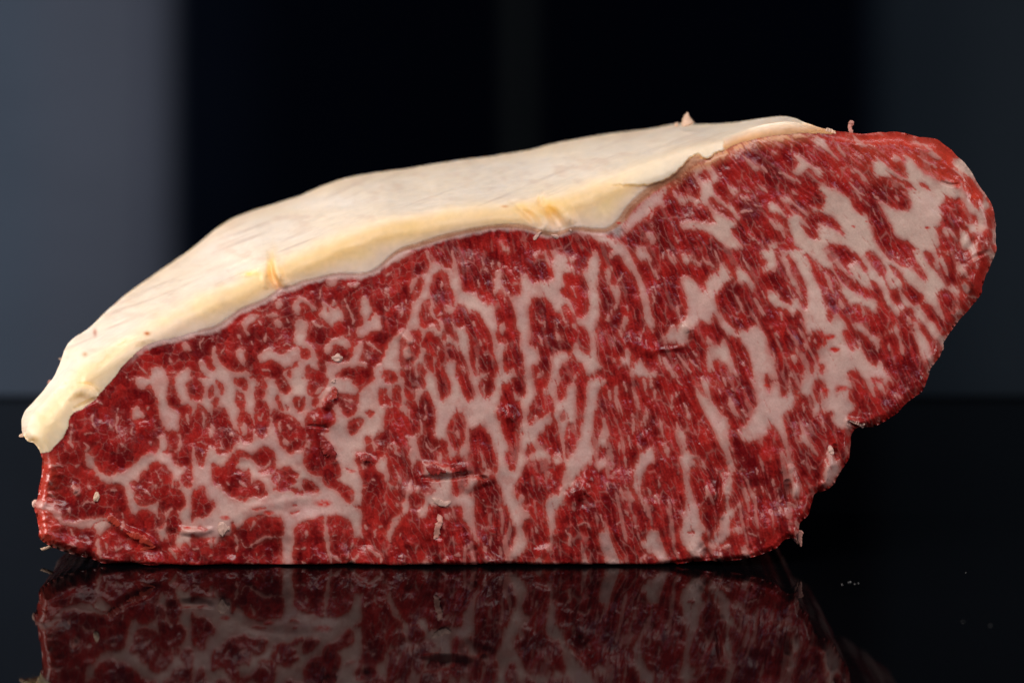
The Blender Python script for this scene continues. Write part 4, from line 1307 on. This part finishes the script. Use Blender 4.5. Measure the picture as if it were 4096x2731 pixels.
# ------------------------------------------------------------------ setting: glossy black table and backdrop boards
def slab(name, x0, x1, y0, y1, z0, z1, mat, kind=True, bev=0.001):
    import bmesh
    bm = bmesh.new(); bmesh.ops.create_cube(bm, size=1)
    for v in bm.verts:
        v.co = ((x0 + x1) / 2 + v.co.x * (x1 - x0), (y0 + y1) / 2 + v.co.y * (y1 - y0), (z0 + z1) / 2 + v.co.z * (z1 - z0))
    bmesh.ops.bevel(bm, geom=bm.edges[:], offset=bev, segments=2, affect='EDGES', profile=.5)
    me = bpy.data.meshes.new(name); bm.to_mesh(me); bm.free(); me.materials.append(mat)
    o = bpy.data.objects.new(name, me); COL.objects.link(o)
    if kind: tag(o, kind='structure')
    return o

m_t, nt, b = nodes('black_glass')
b.inputs['Base Color'].default_value = (0.0012, 0.0013, 0.0017, 1)
b.inputs['IOR'].default_value = 1.105
b.inputs['Roughness'].default_value = 0.02
tc = nt.nodes.new('ShaderNodeTexCoord'); n = nt.nodes.new('ShaderNodeTexNoise')
n.inputs['Scale'].default_value = 30; n.inputs['Detail'].default_value = 6
nt.links.new(tc.outputs['Object'], n.inputs['Vector'])
r = nt.nodes.new('ShaderNodeMapRange'); r.inputs['To Min'].default_value = 0.012; r.inputs['To Max'].default_value = 0.05
nt.links.new(n.outputs['Fac'], r.inputs['Value']); nt.links.new(r.outputs['Result'], b.inputs['Roughness'])

def board(name, col, rough, spec, var):
    m, nt, b = nodes(name)
    tc = nt.nodes.new('ShaderNodeTexCoord'); n = nt.nodes.new('ShaderNodeTexNoise')
    n.inputs['Scale'].default_value = 9; n.inputs['Detail'].default_value = 5
    mp = nt.nodes.new('ShaderNodeMapping'); mp.inputs['Scale'].default_value = (1.0, 1, 0.6)
    nt.links.new(tc.outputs['Object'], mp.inputs['Vector']); nt.links.new(mp.outputs['Vector'], n.inputs['Vector'])
    r = nt.nodes.new('ShaderNodeValToRGB')
    r.color_ramp.elements[0].position = .3; r.color_ramp.elements[1].position = .7
    r.color_ramp.elements[0].color = (*[c * (1 - var) for c in col], 1); r.color_ramp.elements[1].color = (*[c * (1 + var) for c in col], 1)
    nt.links.new(n.outputs['Fac'], r.inputs['Fac']); nt.links.new(r.outputs['Color'], b.inputs['Base Color'])
    b.inputs['Roughness'].default_value = rough; b.inputs['Specular IOR Level'].default_value = spec
    return m

DB = H * D / ((1592 - PH) * S) - D       # depth of the line where table and backdrop meet
def bxw(px_): return (px_ - 2048) * S * (D + DB)
slab('table', -0.9, 0.9, -0.75, DB + 0.06, -0.02, 0.0, m_t)
m_b, nt, b = nodes('backdrop_board')
tc = nt.nodes.new('ShaderNodeTexCoord'); sp = nt.nodes.new('ShaderNodeSeparateXYZ')
nt.links.new(tc.outputs['Object'], sp.inputs[0])
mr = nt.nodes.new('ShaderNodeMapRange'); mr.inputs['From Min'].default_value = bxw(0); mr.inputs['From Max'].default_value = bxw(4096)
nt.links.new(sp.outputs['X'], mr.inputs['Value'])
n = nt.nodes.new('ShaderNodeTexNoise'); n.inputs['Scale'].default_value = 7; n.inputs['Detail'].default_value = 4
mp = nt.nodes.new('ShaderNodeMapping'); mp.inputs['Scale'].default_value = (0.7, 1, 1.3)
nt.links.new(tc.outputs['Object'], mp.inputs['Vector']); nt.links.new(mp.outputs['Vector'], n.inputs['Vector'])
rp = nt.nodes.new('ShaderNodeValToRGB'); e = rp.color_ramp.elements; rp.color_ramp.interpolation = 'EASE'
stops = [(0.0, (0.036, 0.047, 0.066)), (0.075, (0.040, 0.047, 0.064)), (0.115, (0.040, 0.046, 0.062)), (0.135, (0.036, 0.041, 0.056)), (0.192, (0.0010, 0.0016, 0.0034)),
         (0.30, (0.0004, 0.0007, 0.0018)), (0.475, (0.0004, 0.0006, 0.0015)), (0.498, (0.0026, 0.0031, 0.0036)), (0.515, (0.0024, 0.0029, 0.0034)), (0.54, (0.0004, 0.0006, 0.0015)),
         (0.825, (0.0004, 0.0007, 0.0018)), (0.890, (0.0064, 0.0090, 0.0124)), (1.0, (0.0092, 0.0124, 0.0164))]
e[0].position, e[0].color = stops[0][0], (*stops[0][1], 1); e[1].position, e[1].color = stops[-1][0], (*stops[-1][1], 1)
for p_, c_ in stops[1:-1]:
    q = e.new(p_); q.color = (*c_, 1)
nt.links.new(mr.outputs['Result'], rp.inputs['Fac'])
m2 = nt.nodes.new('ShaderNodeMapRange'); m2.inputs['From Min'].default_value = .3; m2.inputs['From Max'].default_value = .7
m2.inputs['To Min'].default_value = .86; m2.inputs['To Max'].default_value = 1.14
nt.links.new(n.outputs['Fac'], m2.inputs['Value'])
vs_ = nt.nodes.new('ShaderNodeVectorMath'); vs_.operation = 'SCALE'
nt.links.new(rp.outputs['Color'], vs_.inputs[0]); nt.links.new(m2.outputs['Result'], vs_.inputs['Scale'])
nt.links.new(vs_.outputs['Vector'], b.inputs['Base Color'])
b.inputs['Roughness'].default_value = 0.9; b.inputs['Specular IOR Level'].default_value = 0.0
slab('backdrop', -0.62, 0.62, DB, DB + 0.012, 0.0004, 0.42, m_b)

# ------------------------------------------------------------------ the block and its parts
root = bpy.data.objects.new('beef_block', None)
root.location = (0, 0.04, 0)
COL.objects.link(root)
tag(root, 'marbled raw beef block with thick cream fat cap on glossy black table', 'meat')
OFF = np.array([0, 0.04, 0])

def make(name, verts, faces, cols, normals, mat, label=None, kind=None, parent=None):
    me = bpy.data.meshes.new(name)
    nv = len(verts); nf = len(faces)
    me.vertices.add(nv); me.vertices.foreach_set('co', (verts - OFF).astype(np.float32).ravel())
    me.loops.add(nf * 4); me.loops.foreach_set('vertex_index', faces.astype(np.int32).ravel())
    me.polygons.add(nf)
    me.polygons.foreach_set('loop_start', (np.arange(nf) * 4).astype(np.int32))
    me.polygons.foreach_set('use_smooth', np.ones(nf, bool))
    me.update(calc_edges=True)
    at = me.attributes.new('colour_with_glow', 'FLOAT_COLOR', 'POINT')
    at.data.foreach_set('color', np.hstack([cols, np.ones((nv, 1))]).astype(np.float32).ravel())
    me.materials.append(mat)
    if normals is not None:
        me.normals_split_custom_set_from_vertices(normals.astype(np.float32).tolist())
    o = bpy.data.objects.new(name, me); o.parent = parent or root
    COL.objects.link(o)
    tag(o, label, None, kind)
    return o

def piece(name, qsel, mat, extra=None, **k):
    """faces of the sheet given by qsel (+ extra wall faces) as one part"""
    q = Q[qsel]; vs, inv_ = np.unique(q, return_inverse=True)
    f = inv_.reshape(-1, 4); vv, cc, nn = V[vs], vc[vs], VN[vs]
    if extra is not None:
        ev, ef, ec, en = extra
        f = np.vstack([f, ef + len(vv)]); vv = np.vstack([vv, ev]); cc = np.vstack([cc, ec]); nn = np.vstack([nn, en])
    return make(name, vv, f, cc, nn, mat, **k)

# class of every face: 0 lean, 1 cap, 2 membrane, 3.. fat seams
cap_q = M_cap[:-1, :-1][quad]
mem_q = memb_m[:-1, :-1][quad]
fat_q = (f_all[:-1, :-1][quad] > 0.55) & ~cap_q
cls = np.zeros(len(Q), int); cls[cap_q] = 1; cls[mem_q] = 2
fl_q = (inf[:-1, :-1][quad]) & cap_q & ~ABOVE[:-1, :-1][quad]
SEAMS = [
 ('2440,930 2500,880 2560,960 2600,1120 2640,1330 2590,1340 2540,1150 2490,1010 2440,985', 'pale curved seam dividing the two muscles'),
 ('2310,1000 2420,1000 2400,1480 2440,1560 2390,1880 2280,1940 2240,1850 2290,1700 2310,1480 2360,1440 2330,1200', 'broad upright seam left of the dividing curve'),
 ('1890,1250 2060,1120 2330,1180 2330,1270 2120,1330 2100,1560 1990,1620 1960,1480', 'forked seam high in the middle'),
 ('1740,1590 2000,1560 2010,1680 1960,1780 2060,1980 2080,2120 2040,2260 1980,2220 1990,1960 1930,1700 1760,1680', 'long upright seam in the middle'),
 ('780,1980 1000,1960 1300,1950 1440,2030 1430,2120 1250,2080 1000,2080 780,2140', 'wide level seam near the lower left edge'),
 ('1120,2080 1200,2070 1190,2280 1110,2280', 'short upright seam running down to the bottom edge'),
 ('330,1800 420,1890 560,1880 600,1820 760,1700 780,1900 700,2000 560,1960 480,1960 370,1920', 'crescent seam near the left end'),
 ('130,1990 260,2060 460,2070 440,2160 250,2130 140,2050', 'angled seam crossing the left end'),
 ('2720,1100 2930,1080 3080,1320 3070,1800 2950,1780 2990,1600 2850,1400 2720,1320', 'large pale patch below the right muscle'),
 ('3240,740 3330,760 3480,900 3520,1010 3300,1010 3180,980 3140,880', 'large pale patch high in the right muscle'),
 ('3480,620 3660,690 3830,780 3770,980 3650,1000 3560,900 3500,790', 'cream patch near the top right rim'),
 ('3200,1000 3260,1130 3360,1300 3420,1500 3440,1700 3320,1720 3200,1500 3230,1300 3170,1120', 'long slanting seam in the right muscle'),
 ('2790,1560 2900,1660 2930,1850 2950,1960 2860,2200 2830,2200 2890,1900 2830,1700', 'slanting seam with a raised strand'),
 ('2700,1720 2790,1840 2770,2000 2830,2250 2720,2250 2700,2100 2740,1960', 'upright seam down to the lower right edge'),
 ('2520,1800 2640,1770 2620,1900 2570,2040 2520,1960', 'bright blunt patch low in the middle right'),
 ('2540,2100 2640,2100 2700,2260 2540,2270', 'three-legged patch on the bottom edge'),
 ('3280,1780 3390,1800 3350,1960 3270,1960', 'smooth pale lobe on the right edge'),
 ('1400,1460 1480,1540 1420,1700 1450,1780 1420,1900 1340,1860 1340,1680 1380,1560', 'broad pale patch left of the middle'),
]
QX = px[Q].mean(1); QY = py[Q].mean(1)
for k, (s, lab) in enumerate(SEAMS):
    inn = inside(chaikin(pts(s), True, 1), QX, QY)
    cls[inn & fat_q & (cls == 0)] = 10 + k
# remaining flecks of fat: connected pieces
lab = np.zeros(quad.shape, np.int64)
rest = np.zeros(quad.shape, bool); rest[jj, ii] = fat_q & (cls == 0)
def components(mask):
    par = np.arange(mask.size).reshape(mask.shape)
    L = np.where(mask, par, mask.size)
    for _ in range(400):
        N = L.copy()
        N[1:] = np.minimum(N[1:], L[:-1]); N[:-1] = np.minimum(N[:-1], L[1:])
        N[:, 1:] = np.minimum(N[:, 1:], L[:, :-1]); N[:, :-1] = np.minimum(N[:, :-1], L[:, 1:])
        N[~mask] = mask.size
        ok = N < mask.size
        N[ok] = N.ravel()[N[ok]]; N[ok] = N.ravel()[N[ok]]
        if (N == L).all(): break
        L = N
    return L
LB = components(rest)[jj, ii]
isr = fat_q & (cls == 0)
ul, ic, uc = np.unique(LB[isr], return_inverse=True, return_counts=True)
order = np.argsort(-uc)
NF = int(min(140, (uc >= 110).sum()))
rank = np.full(len(ul), 10 ** 6); rank[order] = np.arange(len(ul))
tmp = cls[isr]; rk = rank[ic]
tmp[rk < NF] = 1000 + rk[rk < NF]; tmp[rk >= NF] = 9
cls[isr] = tmp

# walls running back from the rim of the sheet
def back_shift(p, vs, base, a, shrink, seed):
    nzz = (vnoise(px[vs] / 60 + 9 * a, py[vs] / 60 + 7 * a, 203) - .5) * 0.003 * a
    sh = shrink * a ** 2
    p[:, 0] = base[:, 0] * (1 - sh - 0.25 * a * ((px[vs] < 420) & (py[vs] < 1830))) + nzz
    p[:, 2] = base[:, 2] + (0.055 - base[:, 2]) * sh * 0.6 + nzz * (base[:, 2] > 0.004)
    upw = ((py[vs] < 1000) & (px[vs] < 3900)) | ((px[vs] < 900) & (py[vs] < 1500))
    p[:, 2] -= np.where(upw, 0.45 * (p[:, 1] - base[:, 1]) + 0.002 * a, 0)
    p[:, 2] = np.maximum(0.0005, p[:, 2])
    return p
def wall(edges, K, back, shrink, seed, inward=None):
    vs, inv_ = np.unique(edges, return_inverse=True)
    e = inv_.reshape(-1, 2); n = len(vs)
    base = V[vs]; cen = np.array([0.0, 0, 0.055])
    rows = []; cols = []
    bs = base.copy(); deg = np.bincount(e.ravel(), minlength=n)[:, None] + 1.0
    for _ in range(40):
        acc = bs.copy()
        for c in range(3):
            acc[:, c] += np.bincount(e[:, 0], weights=bs[e[:, 1], c], minlength=n) + np.bincount(e[:, 1], weights=bs[e[:, 0], c], minlength=n)
        bs = acc / deg
    edge_base = base
    for k in range(K + 1):
        a = (k / K) ** 1.6
        base = edge_base + (bs - edge_base) * min(1.0, 14 * a)
        p = base.copy()
        p[:, 1] = base[:, 1] + (np.maximum(back, base[:, 1] + 0.004) - base[:, 1]) * a
        p = back_shift(p, vs, base, a, shrink, seed)
        rows.append(p)
        nm = fbm(px[vs] / 45 + 6.0 * a, py[vs] / 45 + 9.0 * a, seed + 3, 3)[:, None]
        capv = (vc[vs, 1] > 0.45)[:, None]
        alt = np.where(capv, vc[vs] * 0.9, np.array([[0.28, 0.030, 0.026]]) * (1 - sstep(.5, .62, nm)) + np.array([[0.55, 0.32, 0.29]]) * sstep(.5, .62, nm))
        mixn = min(1.0, 4.0 * a)
        cols.append(vc[vs] * (1 - mixn) + alt * mixn)
    ev = np.vstack(rows); ec = np.vstack(cols)
    ef = np.vstack([np.stack([e[:, 1] + k * n, e[:, 0] + k * n, e[:, 0] + (k + 1) * n, e[:, 1] + (k + 1) * n], 1) for k in range(K)])
    fn_ = np.cross(ev[ef[:, 2]] - ev[ef[:, 0]], ev[ef[:, 3]] - ev[ef[:, 1]])
    en = np.zeros_like(ev)
    for k in range(4):
        for c in range(3):
            en[:, c] += np.bincount(ef[:, k], weights=fn_[:, c], minlength=len(ev))
    en[:n] += VN[vs] * np.linalg.norm(en[:n], axis=1, keepdims=True)
    en /= np.linalg.norm(en, axis=1, keepdims=True) + 1e-20
    return ev, ef, ec, en

BACK = 0.082
capside = np.isin(cls[BQ], (1, 3))
# interface between cap and lean closes the underside of the cap
iscap = np.isin(cls, (1, 3))
o2 = np.argsort(inv, kind='stable'); two = cnt[inv[o2]] == 2
ei = o2[two].reshape(-1, 2)
dif = iscap[qid[ei[:, 0]]] != iscap[qid[ei[:, 1]]]
pick = np.where(iscap[qid[ei[dif, 0]]], ei[dif, 0], ei[dif, 1])
IE = E[pick]
cap_edges = BE[capside]
capo = piece('fat_cap', cls == 1, M_CAP, extra=wall(cap_edges, 5, BACK, 0.05, 201), label='thick cream yellow fat cap covering the top of the block')
lean_o = piece('lean_meat', cls == 0, M_LEAN, extra=wall(BE[~capside], 8, BACK, 0.01, 205), label='dark red finely marbled lean meat')
piece('membrane', cls == 2, M_MEMB, parent=capo, label='thin brown membrane line between fat cap and lean')
for k, (s, lb) in enumerate(SEAMS):
    if (cls == 10 + k).sum() > 20:
        piece('fat_seam', cls == 10 + k, M_MARB, parent=lean_o, label=lb)
for k in range(NF):
    piece('fat_fleck', cls == 1000 + k, M_MARB, parent=lean_o)
if (cls == 9).any():
    piece('fine_marbling', cls == 9, M_MARB, parent=lean_o, kind='stuff', label='fine threads and specks of fat in the lean')

# back face of the block
nxt = {}
for a_, b_ in BE: nxt[int(b_)] = int(a_)
seen = set(); best_loop = []
for s0 in list(nxt):
    if s0 in seen: continue
    lp = []; c_ = s0
    while c_ not in seen and c_ in nxt:
        seen.add(c_); lp.append(c_); c_ = nxt[c_]
    if len(lp) > len(best_loop): best_loop = lp
lp = np.array(best_loop)[::6]
bp_ = V[lp].copy(); bb_ = V[lp].copy()
bp_[:, 1] = np.maximum(BACK, bb_[:, 1] + 0.004)
bp_ = back_shift(bp_, lp, bb_, 1.0, 0.03, 0)
me = bpy.data.meshes.new('back_face')
me.from_pydata((bp_ - OFF).tolist(), [], [list(range(len(bp_)))])
me.materials.append(solid('back_meat', (0.32, 0.07, 0.065), 0.5, 0.4)); me.update()
bo = bpy.data.objects.new('back_face', me); bo.parent = root; COL.objects.link(bo)

# ------------------------------------------------------------------ shreds, crumbs and strands clinging to the block
def surf_depth(x, y):
    i = int(np.clip(round((x - X0) / G), 0, NX - 1)); j = int(np.clip(round((y - Y0) / G), 0, NY - 1))
    return float(depth[j, i])

SH = {
 'fat': solid('shred_fat', (0.70, 0.46, 0.32), 0.42, 0.3),
 'white': solid('shred_white', (0.60, 0.36, 0.285), 0.40, 0.3),
 'meat': solid('shred_meat', (0.26, 0.022, 0.018), 0.34, 0.4),
 'gel': solid('shred_gel', (0.38, 0.040, 0.022), 0.28, 0.45),
 'pink': solid('shred_pink', (0.56, 0.25, 0.19), 0.38, 0.35),
}
def shred(name, mat, line, radii, flat=0.6, lift=0.0, dep=None, seed=0, nz=0.35, dend=None):
    """a soft irregular strand: line in photo px, radii in px along it, flat = depth / width of its section"""
    p = pts(line)
    n = int(min(64, max(14, np.hypot(*np.diff(p, axis=0).T).sum() / 2.5)))
    s = np.linspace(0, len(p) - 1, n); i0 = np.minimum(s.astype(int), len(p) - 2); f = (s - i0)[:, None]
    c = p[i0] * (1 - f) + p[i0 + 1] * f
    for _ in range(2):
        c = np.vstack([c[:1], (c[:-2] + c[1:-1] * 2 + c[2:]) / 4, c[-1:]])
    u = np.linspace(0, 1, n)
    r = np.interp(u, np.linspace(0, 1, len(radii)), radii)
    r = r * np.sqrt(np.clip(1 - np.abs(2 * u - 1) ** 5, 0.01, 1))
    tg = np.gradient(c, axis=0); tg /= np.linalg.norm(tg, axis=1, keepdims=True) + 1e-9
    nr = np.stack([-tg[:, 1], tg[:, 0]], 1)
    K = 20
    ang = np.linspace(0, 2 * np.pi, K, endpoint=False)[None, :]
    ii_ = np.arange(n)[:, None]
    ca, sa = np.cos(ang), np.sin(ang)
    # lumpy, ragged section: noise sampled on the strand's own surface so that it closes
    nz = nz * 1.5
    o1, o2 = seed * 3.3, seed * 7.7
    lump = 0.5 * (fbm(1.3 * ca + o1, 0.16 * ii_ + o2 + 0 * ca, 300 + seed, 3) + fbm(1.3 * sa + o2, 0.16 * ii_ + o1 + 0 * ca, 310 + seed, 3)) - .5
    fine = 0.5 * (fbm(3.7 * ca + o2, 0.6 * ii_ + o1 + 0 * ca, 340 + seed, 2) + fbm(3.7 * sa + o1, 0.6 * ii_ + o2 + 0 * ca, 350 + seed, 2)) - .5
    rr = r[:, None] * np.clip(1 + 3.4 * nz * lump + 1.6 * nz * fine, 0.25, 2.2)
    if dep is None:
        base = np.array([surf_depth(*q) for q in c])
        flat = flat * 0.62
    else:
        base = np.full(n, dep)
    if dend is not None: base = base + (dend - base) * u
    X = c[:, :1] + nr[:, :1] * ca * rr; Y = c[:, 1:] + nr[:, 1:] * ca * rr
    Dd = base[:, None] - lift * 0.5 * S - sa * rr * flat * S
    if dep is None and mat in ('gel', 'meat'):
        Dd = base[:, None] - sa * rr * flat * 0.55 * S
    k_ = (D + Dd) / D
    vs = np.stack([(X - 2048) * S * k_, Dd, H - (Y - PH) * S * k_], 2).reshape(-1, 3)
    vs[:, 2] = np.maximum(vs[:, 2], 0.0006)
    fs = [(i * K + k, i * K + (k + 1) % K, (i + 1) * K + (k + 1) % K, (i + 1) * K + k) for i in range(n - 1) for k in range(K)]
    fs.append(tuple(range(K))[::-1]); fs.append(tuple((n - 1) * K + k for k in range(K)))
    me = bpy.data.meshes.new(name)
    me.from_pydata((vs - OFF).tolist(), [], fs)
    me.polygons.foreach_set('use_smooth', np.ones(len(fs), bool)); me.materials.append(SH[mat]); me.update()
    on_cap = any(abs(c[0, 0] - a) < 90 and abs(c[0, 1] - b) < 60 for a, b in ((2740, 500), (110, 1740), (3310, 525), (245, 1436), (200, 1525)))
    o = bpy.data.objects.new(name, me); o.parent = capo if on_cap else lean_o; COL.objects.link(o)
    return o

# spikes on the outline
shred('fat_spike', 'fat', '2752,505 2748,490 2746,470 2751,448', (34, 22, 11, 3), .5, 0, 0.045, 1)
shred('fat_spike', 'fat', '2700,505 2712,492', (10, 5), .5, 0, 0.05, 41)
shred('fat_strand', 'pink', '3412,545 3404,528 3398,510 3405,495 3402,482', (9, 8, 7, 8, 9), .8, 0, 0.008, 2, .5)
shred('fat_spike', 'fat', '118,1735 100,1735 84,1742 76,1746', (16, 10, 7, 3), .6, 0, .012, 3)
shred('fat_spike', 'pink', '3196,2118 3197,2145 3202,2168 3204,2186', (16, 12, 7, 3), .6, 0, .004, 4)
shred('fat_spike', 'pink', '3172,2140 3184,2160 3192,2176', (9, 6, 2), .6, 0, .005, 5)
shred('fat_spike', 'fat', '215,2182 190,2190 172,2196 160,2192', (9, 7, 5, 2), .6, 0, .010, 6)
shred('fat_spike', 'white', '160,2020 142,2012 134,2030', (18, 14, 4), .6, 0, .009, 7)
shred('fat_spike', 'fat', '3300,522 3318,527 3345,535', (10, 11, 4), .5, 4, None, 8)
shred('fat_spike', 'fat', '250,1438 240,1436 236,1432', (5, 4, 2), .7, 0, .05, 9)
shred('fat_spike', 'pink', '205,1522 196,1526 190,1532', (6, 6, 3), .7, 0, .04, 10)
shred('fat_spike', 'pink', '3755,1372 3768,1388 3770,1402', (10, 10, 5), .7, 0, .006, 42)
# white strands and crumbs
shred('fat_strand', 'white', '3395,1682 3425,1690 3448,1698 3460,1694', (4, 6, 9, 5), .6, 4, None, 12)
shred('fat_strand', 'white', '3450,1702 3448,1712', (7, 3), .6, 4, None, 43)
shred('fat_crumb', 'white', '3318,1782 3324,1800 3330,1820', (7, 11, 8), .6, 6, None, 13)
shred('fat_crumb', 'fat', '374,1985 386,1988 398,1990', (13, 19, 13), .7, 6, None, 14)
shred('fat_crumb', 'white', '1352,1412 1352,1430 1350,1448', (13, 18, 14), .6, 6, None, 15, .6)
shred('fat_crumb', 'white', '870,2120 895,2112 920,2112', (14, 24, 14), .3, 3, None, 21, .6)
shred('fat_strand', 'white', '1726,1990 1748,2006 1775,2014 1805,2006', (5, 10, 11, 6), .5, 4, None, 23, .5)
shred('fat_strand', 'pink', '1752,2055 1760,2085 1752,2110 1744,2140 1736,2156', (9, 11, 9, 8, 6), .5, 4, None, 25, .6)
shred('fat_strand', 'white', '2134,960 2144,945 2166,926', (6, 9, 4), .6, 5, None, 34, .5)
shred('fat_crumb', 'white', '2205,940 2222,944 2234,952', (6, 9, 6), .5, 4, None, 35, .5)
shred('fat_crumb', 'white', '2280,925 2286,918', (7, 5), .6, 4, None, 36)
# red shreds
shred('meat_shred', 'gel', '432,2062 455,2080 478,2104', (11, 16, 12), .6, 4, None, 50)
shred('meat_shred', 'gel', '505,2128 545,2140 580,2160 615,2182', (12, 16, 15, 8), .5, 3, None, 51)
shred('meat_shred', 'gel', '560,2198 590,2190 622,2184', (6, 9, 6), .6, 4, None, 52)
shred('meat_shred', 'gel', '1338,1545 1330,1575 1318,1600', (14, 18, 12), .6, 4, None, 53, .5)
shred('fat_crumb', 'white', '1330,1520 1338,1532', (9, 8), .6, 4, None, 54, .5)
shred('meat_shred', 'meat', '1285,1760 1305,1790 1330,1812 1335,1848', (16, 22, 18, 6), .4, 2, None, 56, .5)
shred('meat_shred', 'meat', '1440,1822 1465,1832 1490,1842', (8, 13, 9), .6, 3, None, 57)
shred('meat_shred', 'meat', '1704,1868 1735,1876 1765,1880 1785,1890', (10, 16, 15, 8), .7, 8, None, 59, .6)
shred('meat_shred', 'meat', '1800,1862 1825,1872 1850,1862', (13, 18, 12), .6, 5, None, 60, .6)

# ------------------------------------------------------------------ stray specks on the table
m_sp = solid('speck', (0.22, 0.21, 0.20), 0.4, 0.3)
def speck(i, px_, py_, r_, label, group):
    import bmesh
    dd = H / ((py_ - PH) * S) - D
    bm = bmesh.new(); bmesh.ops.create_icosphere(bm, subdivisions=1, radius=r_)
    for v in bm.verts: v.co *= 0.75 + 0.5 * rng.random(); v.co.z *= .6
    me = bpy.data.meshes.new('crumb'); bm.to_mesh(me); bm.free(); me.materials.append(m_sp)
    o = bpy.data.objects.new('crumb', me)
    x, y, z = P(px_, py_, dd); o.location = (x, y, r_ * .5)
    COL.objects.link(o); tag(o, label, 'crumb', None, group)
for i, (a_, b_, r_) in enumerate(((3368, 2338, .00022), (3395, 2330, .00020), (3402, 2328, .00028), (3419, 2336, .00022), (3434, 2332, .00020))):
    speck(i, a_, b_, r_, 'tiny pale crumb in the cluster on the table right of the block', 'crumbs right of the block')
for a_, b_, r_, lb in ((3862, 2290, .00016, 'tiny faint speck farthest back near the right edge of the table'), (3962, 2502, .00017, 'tiny faint speck nearest the right edge of the table'), (3853, 2486, .00014, 'tiny faint speck low on the right side of the table')):
    speck(0, a_, b_, r_, lb, 'specks near the right edge')
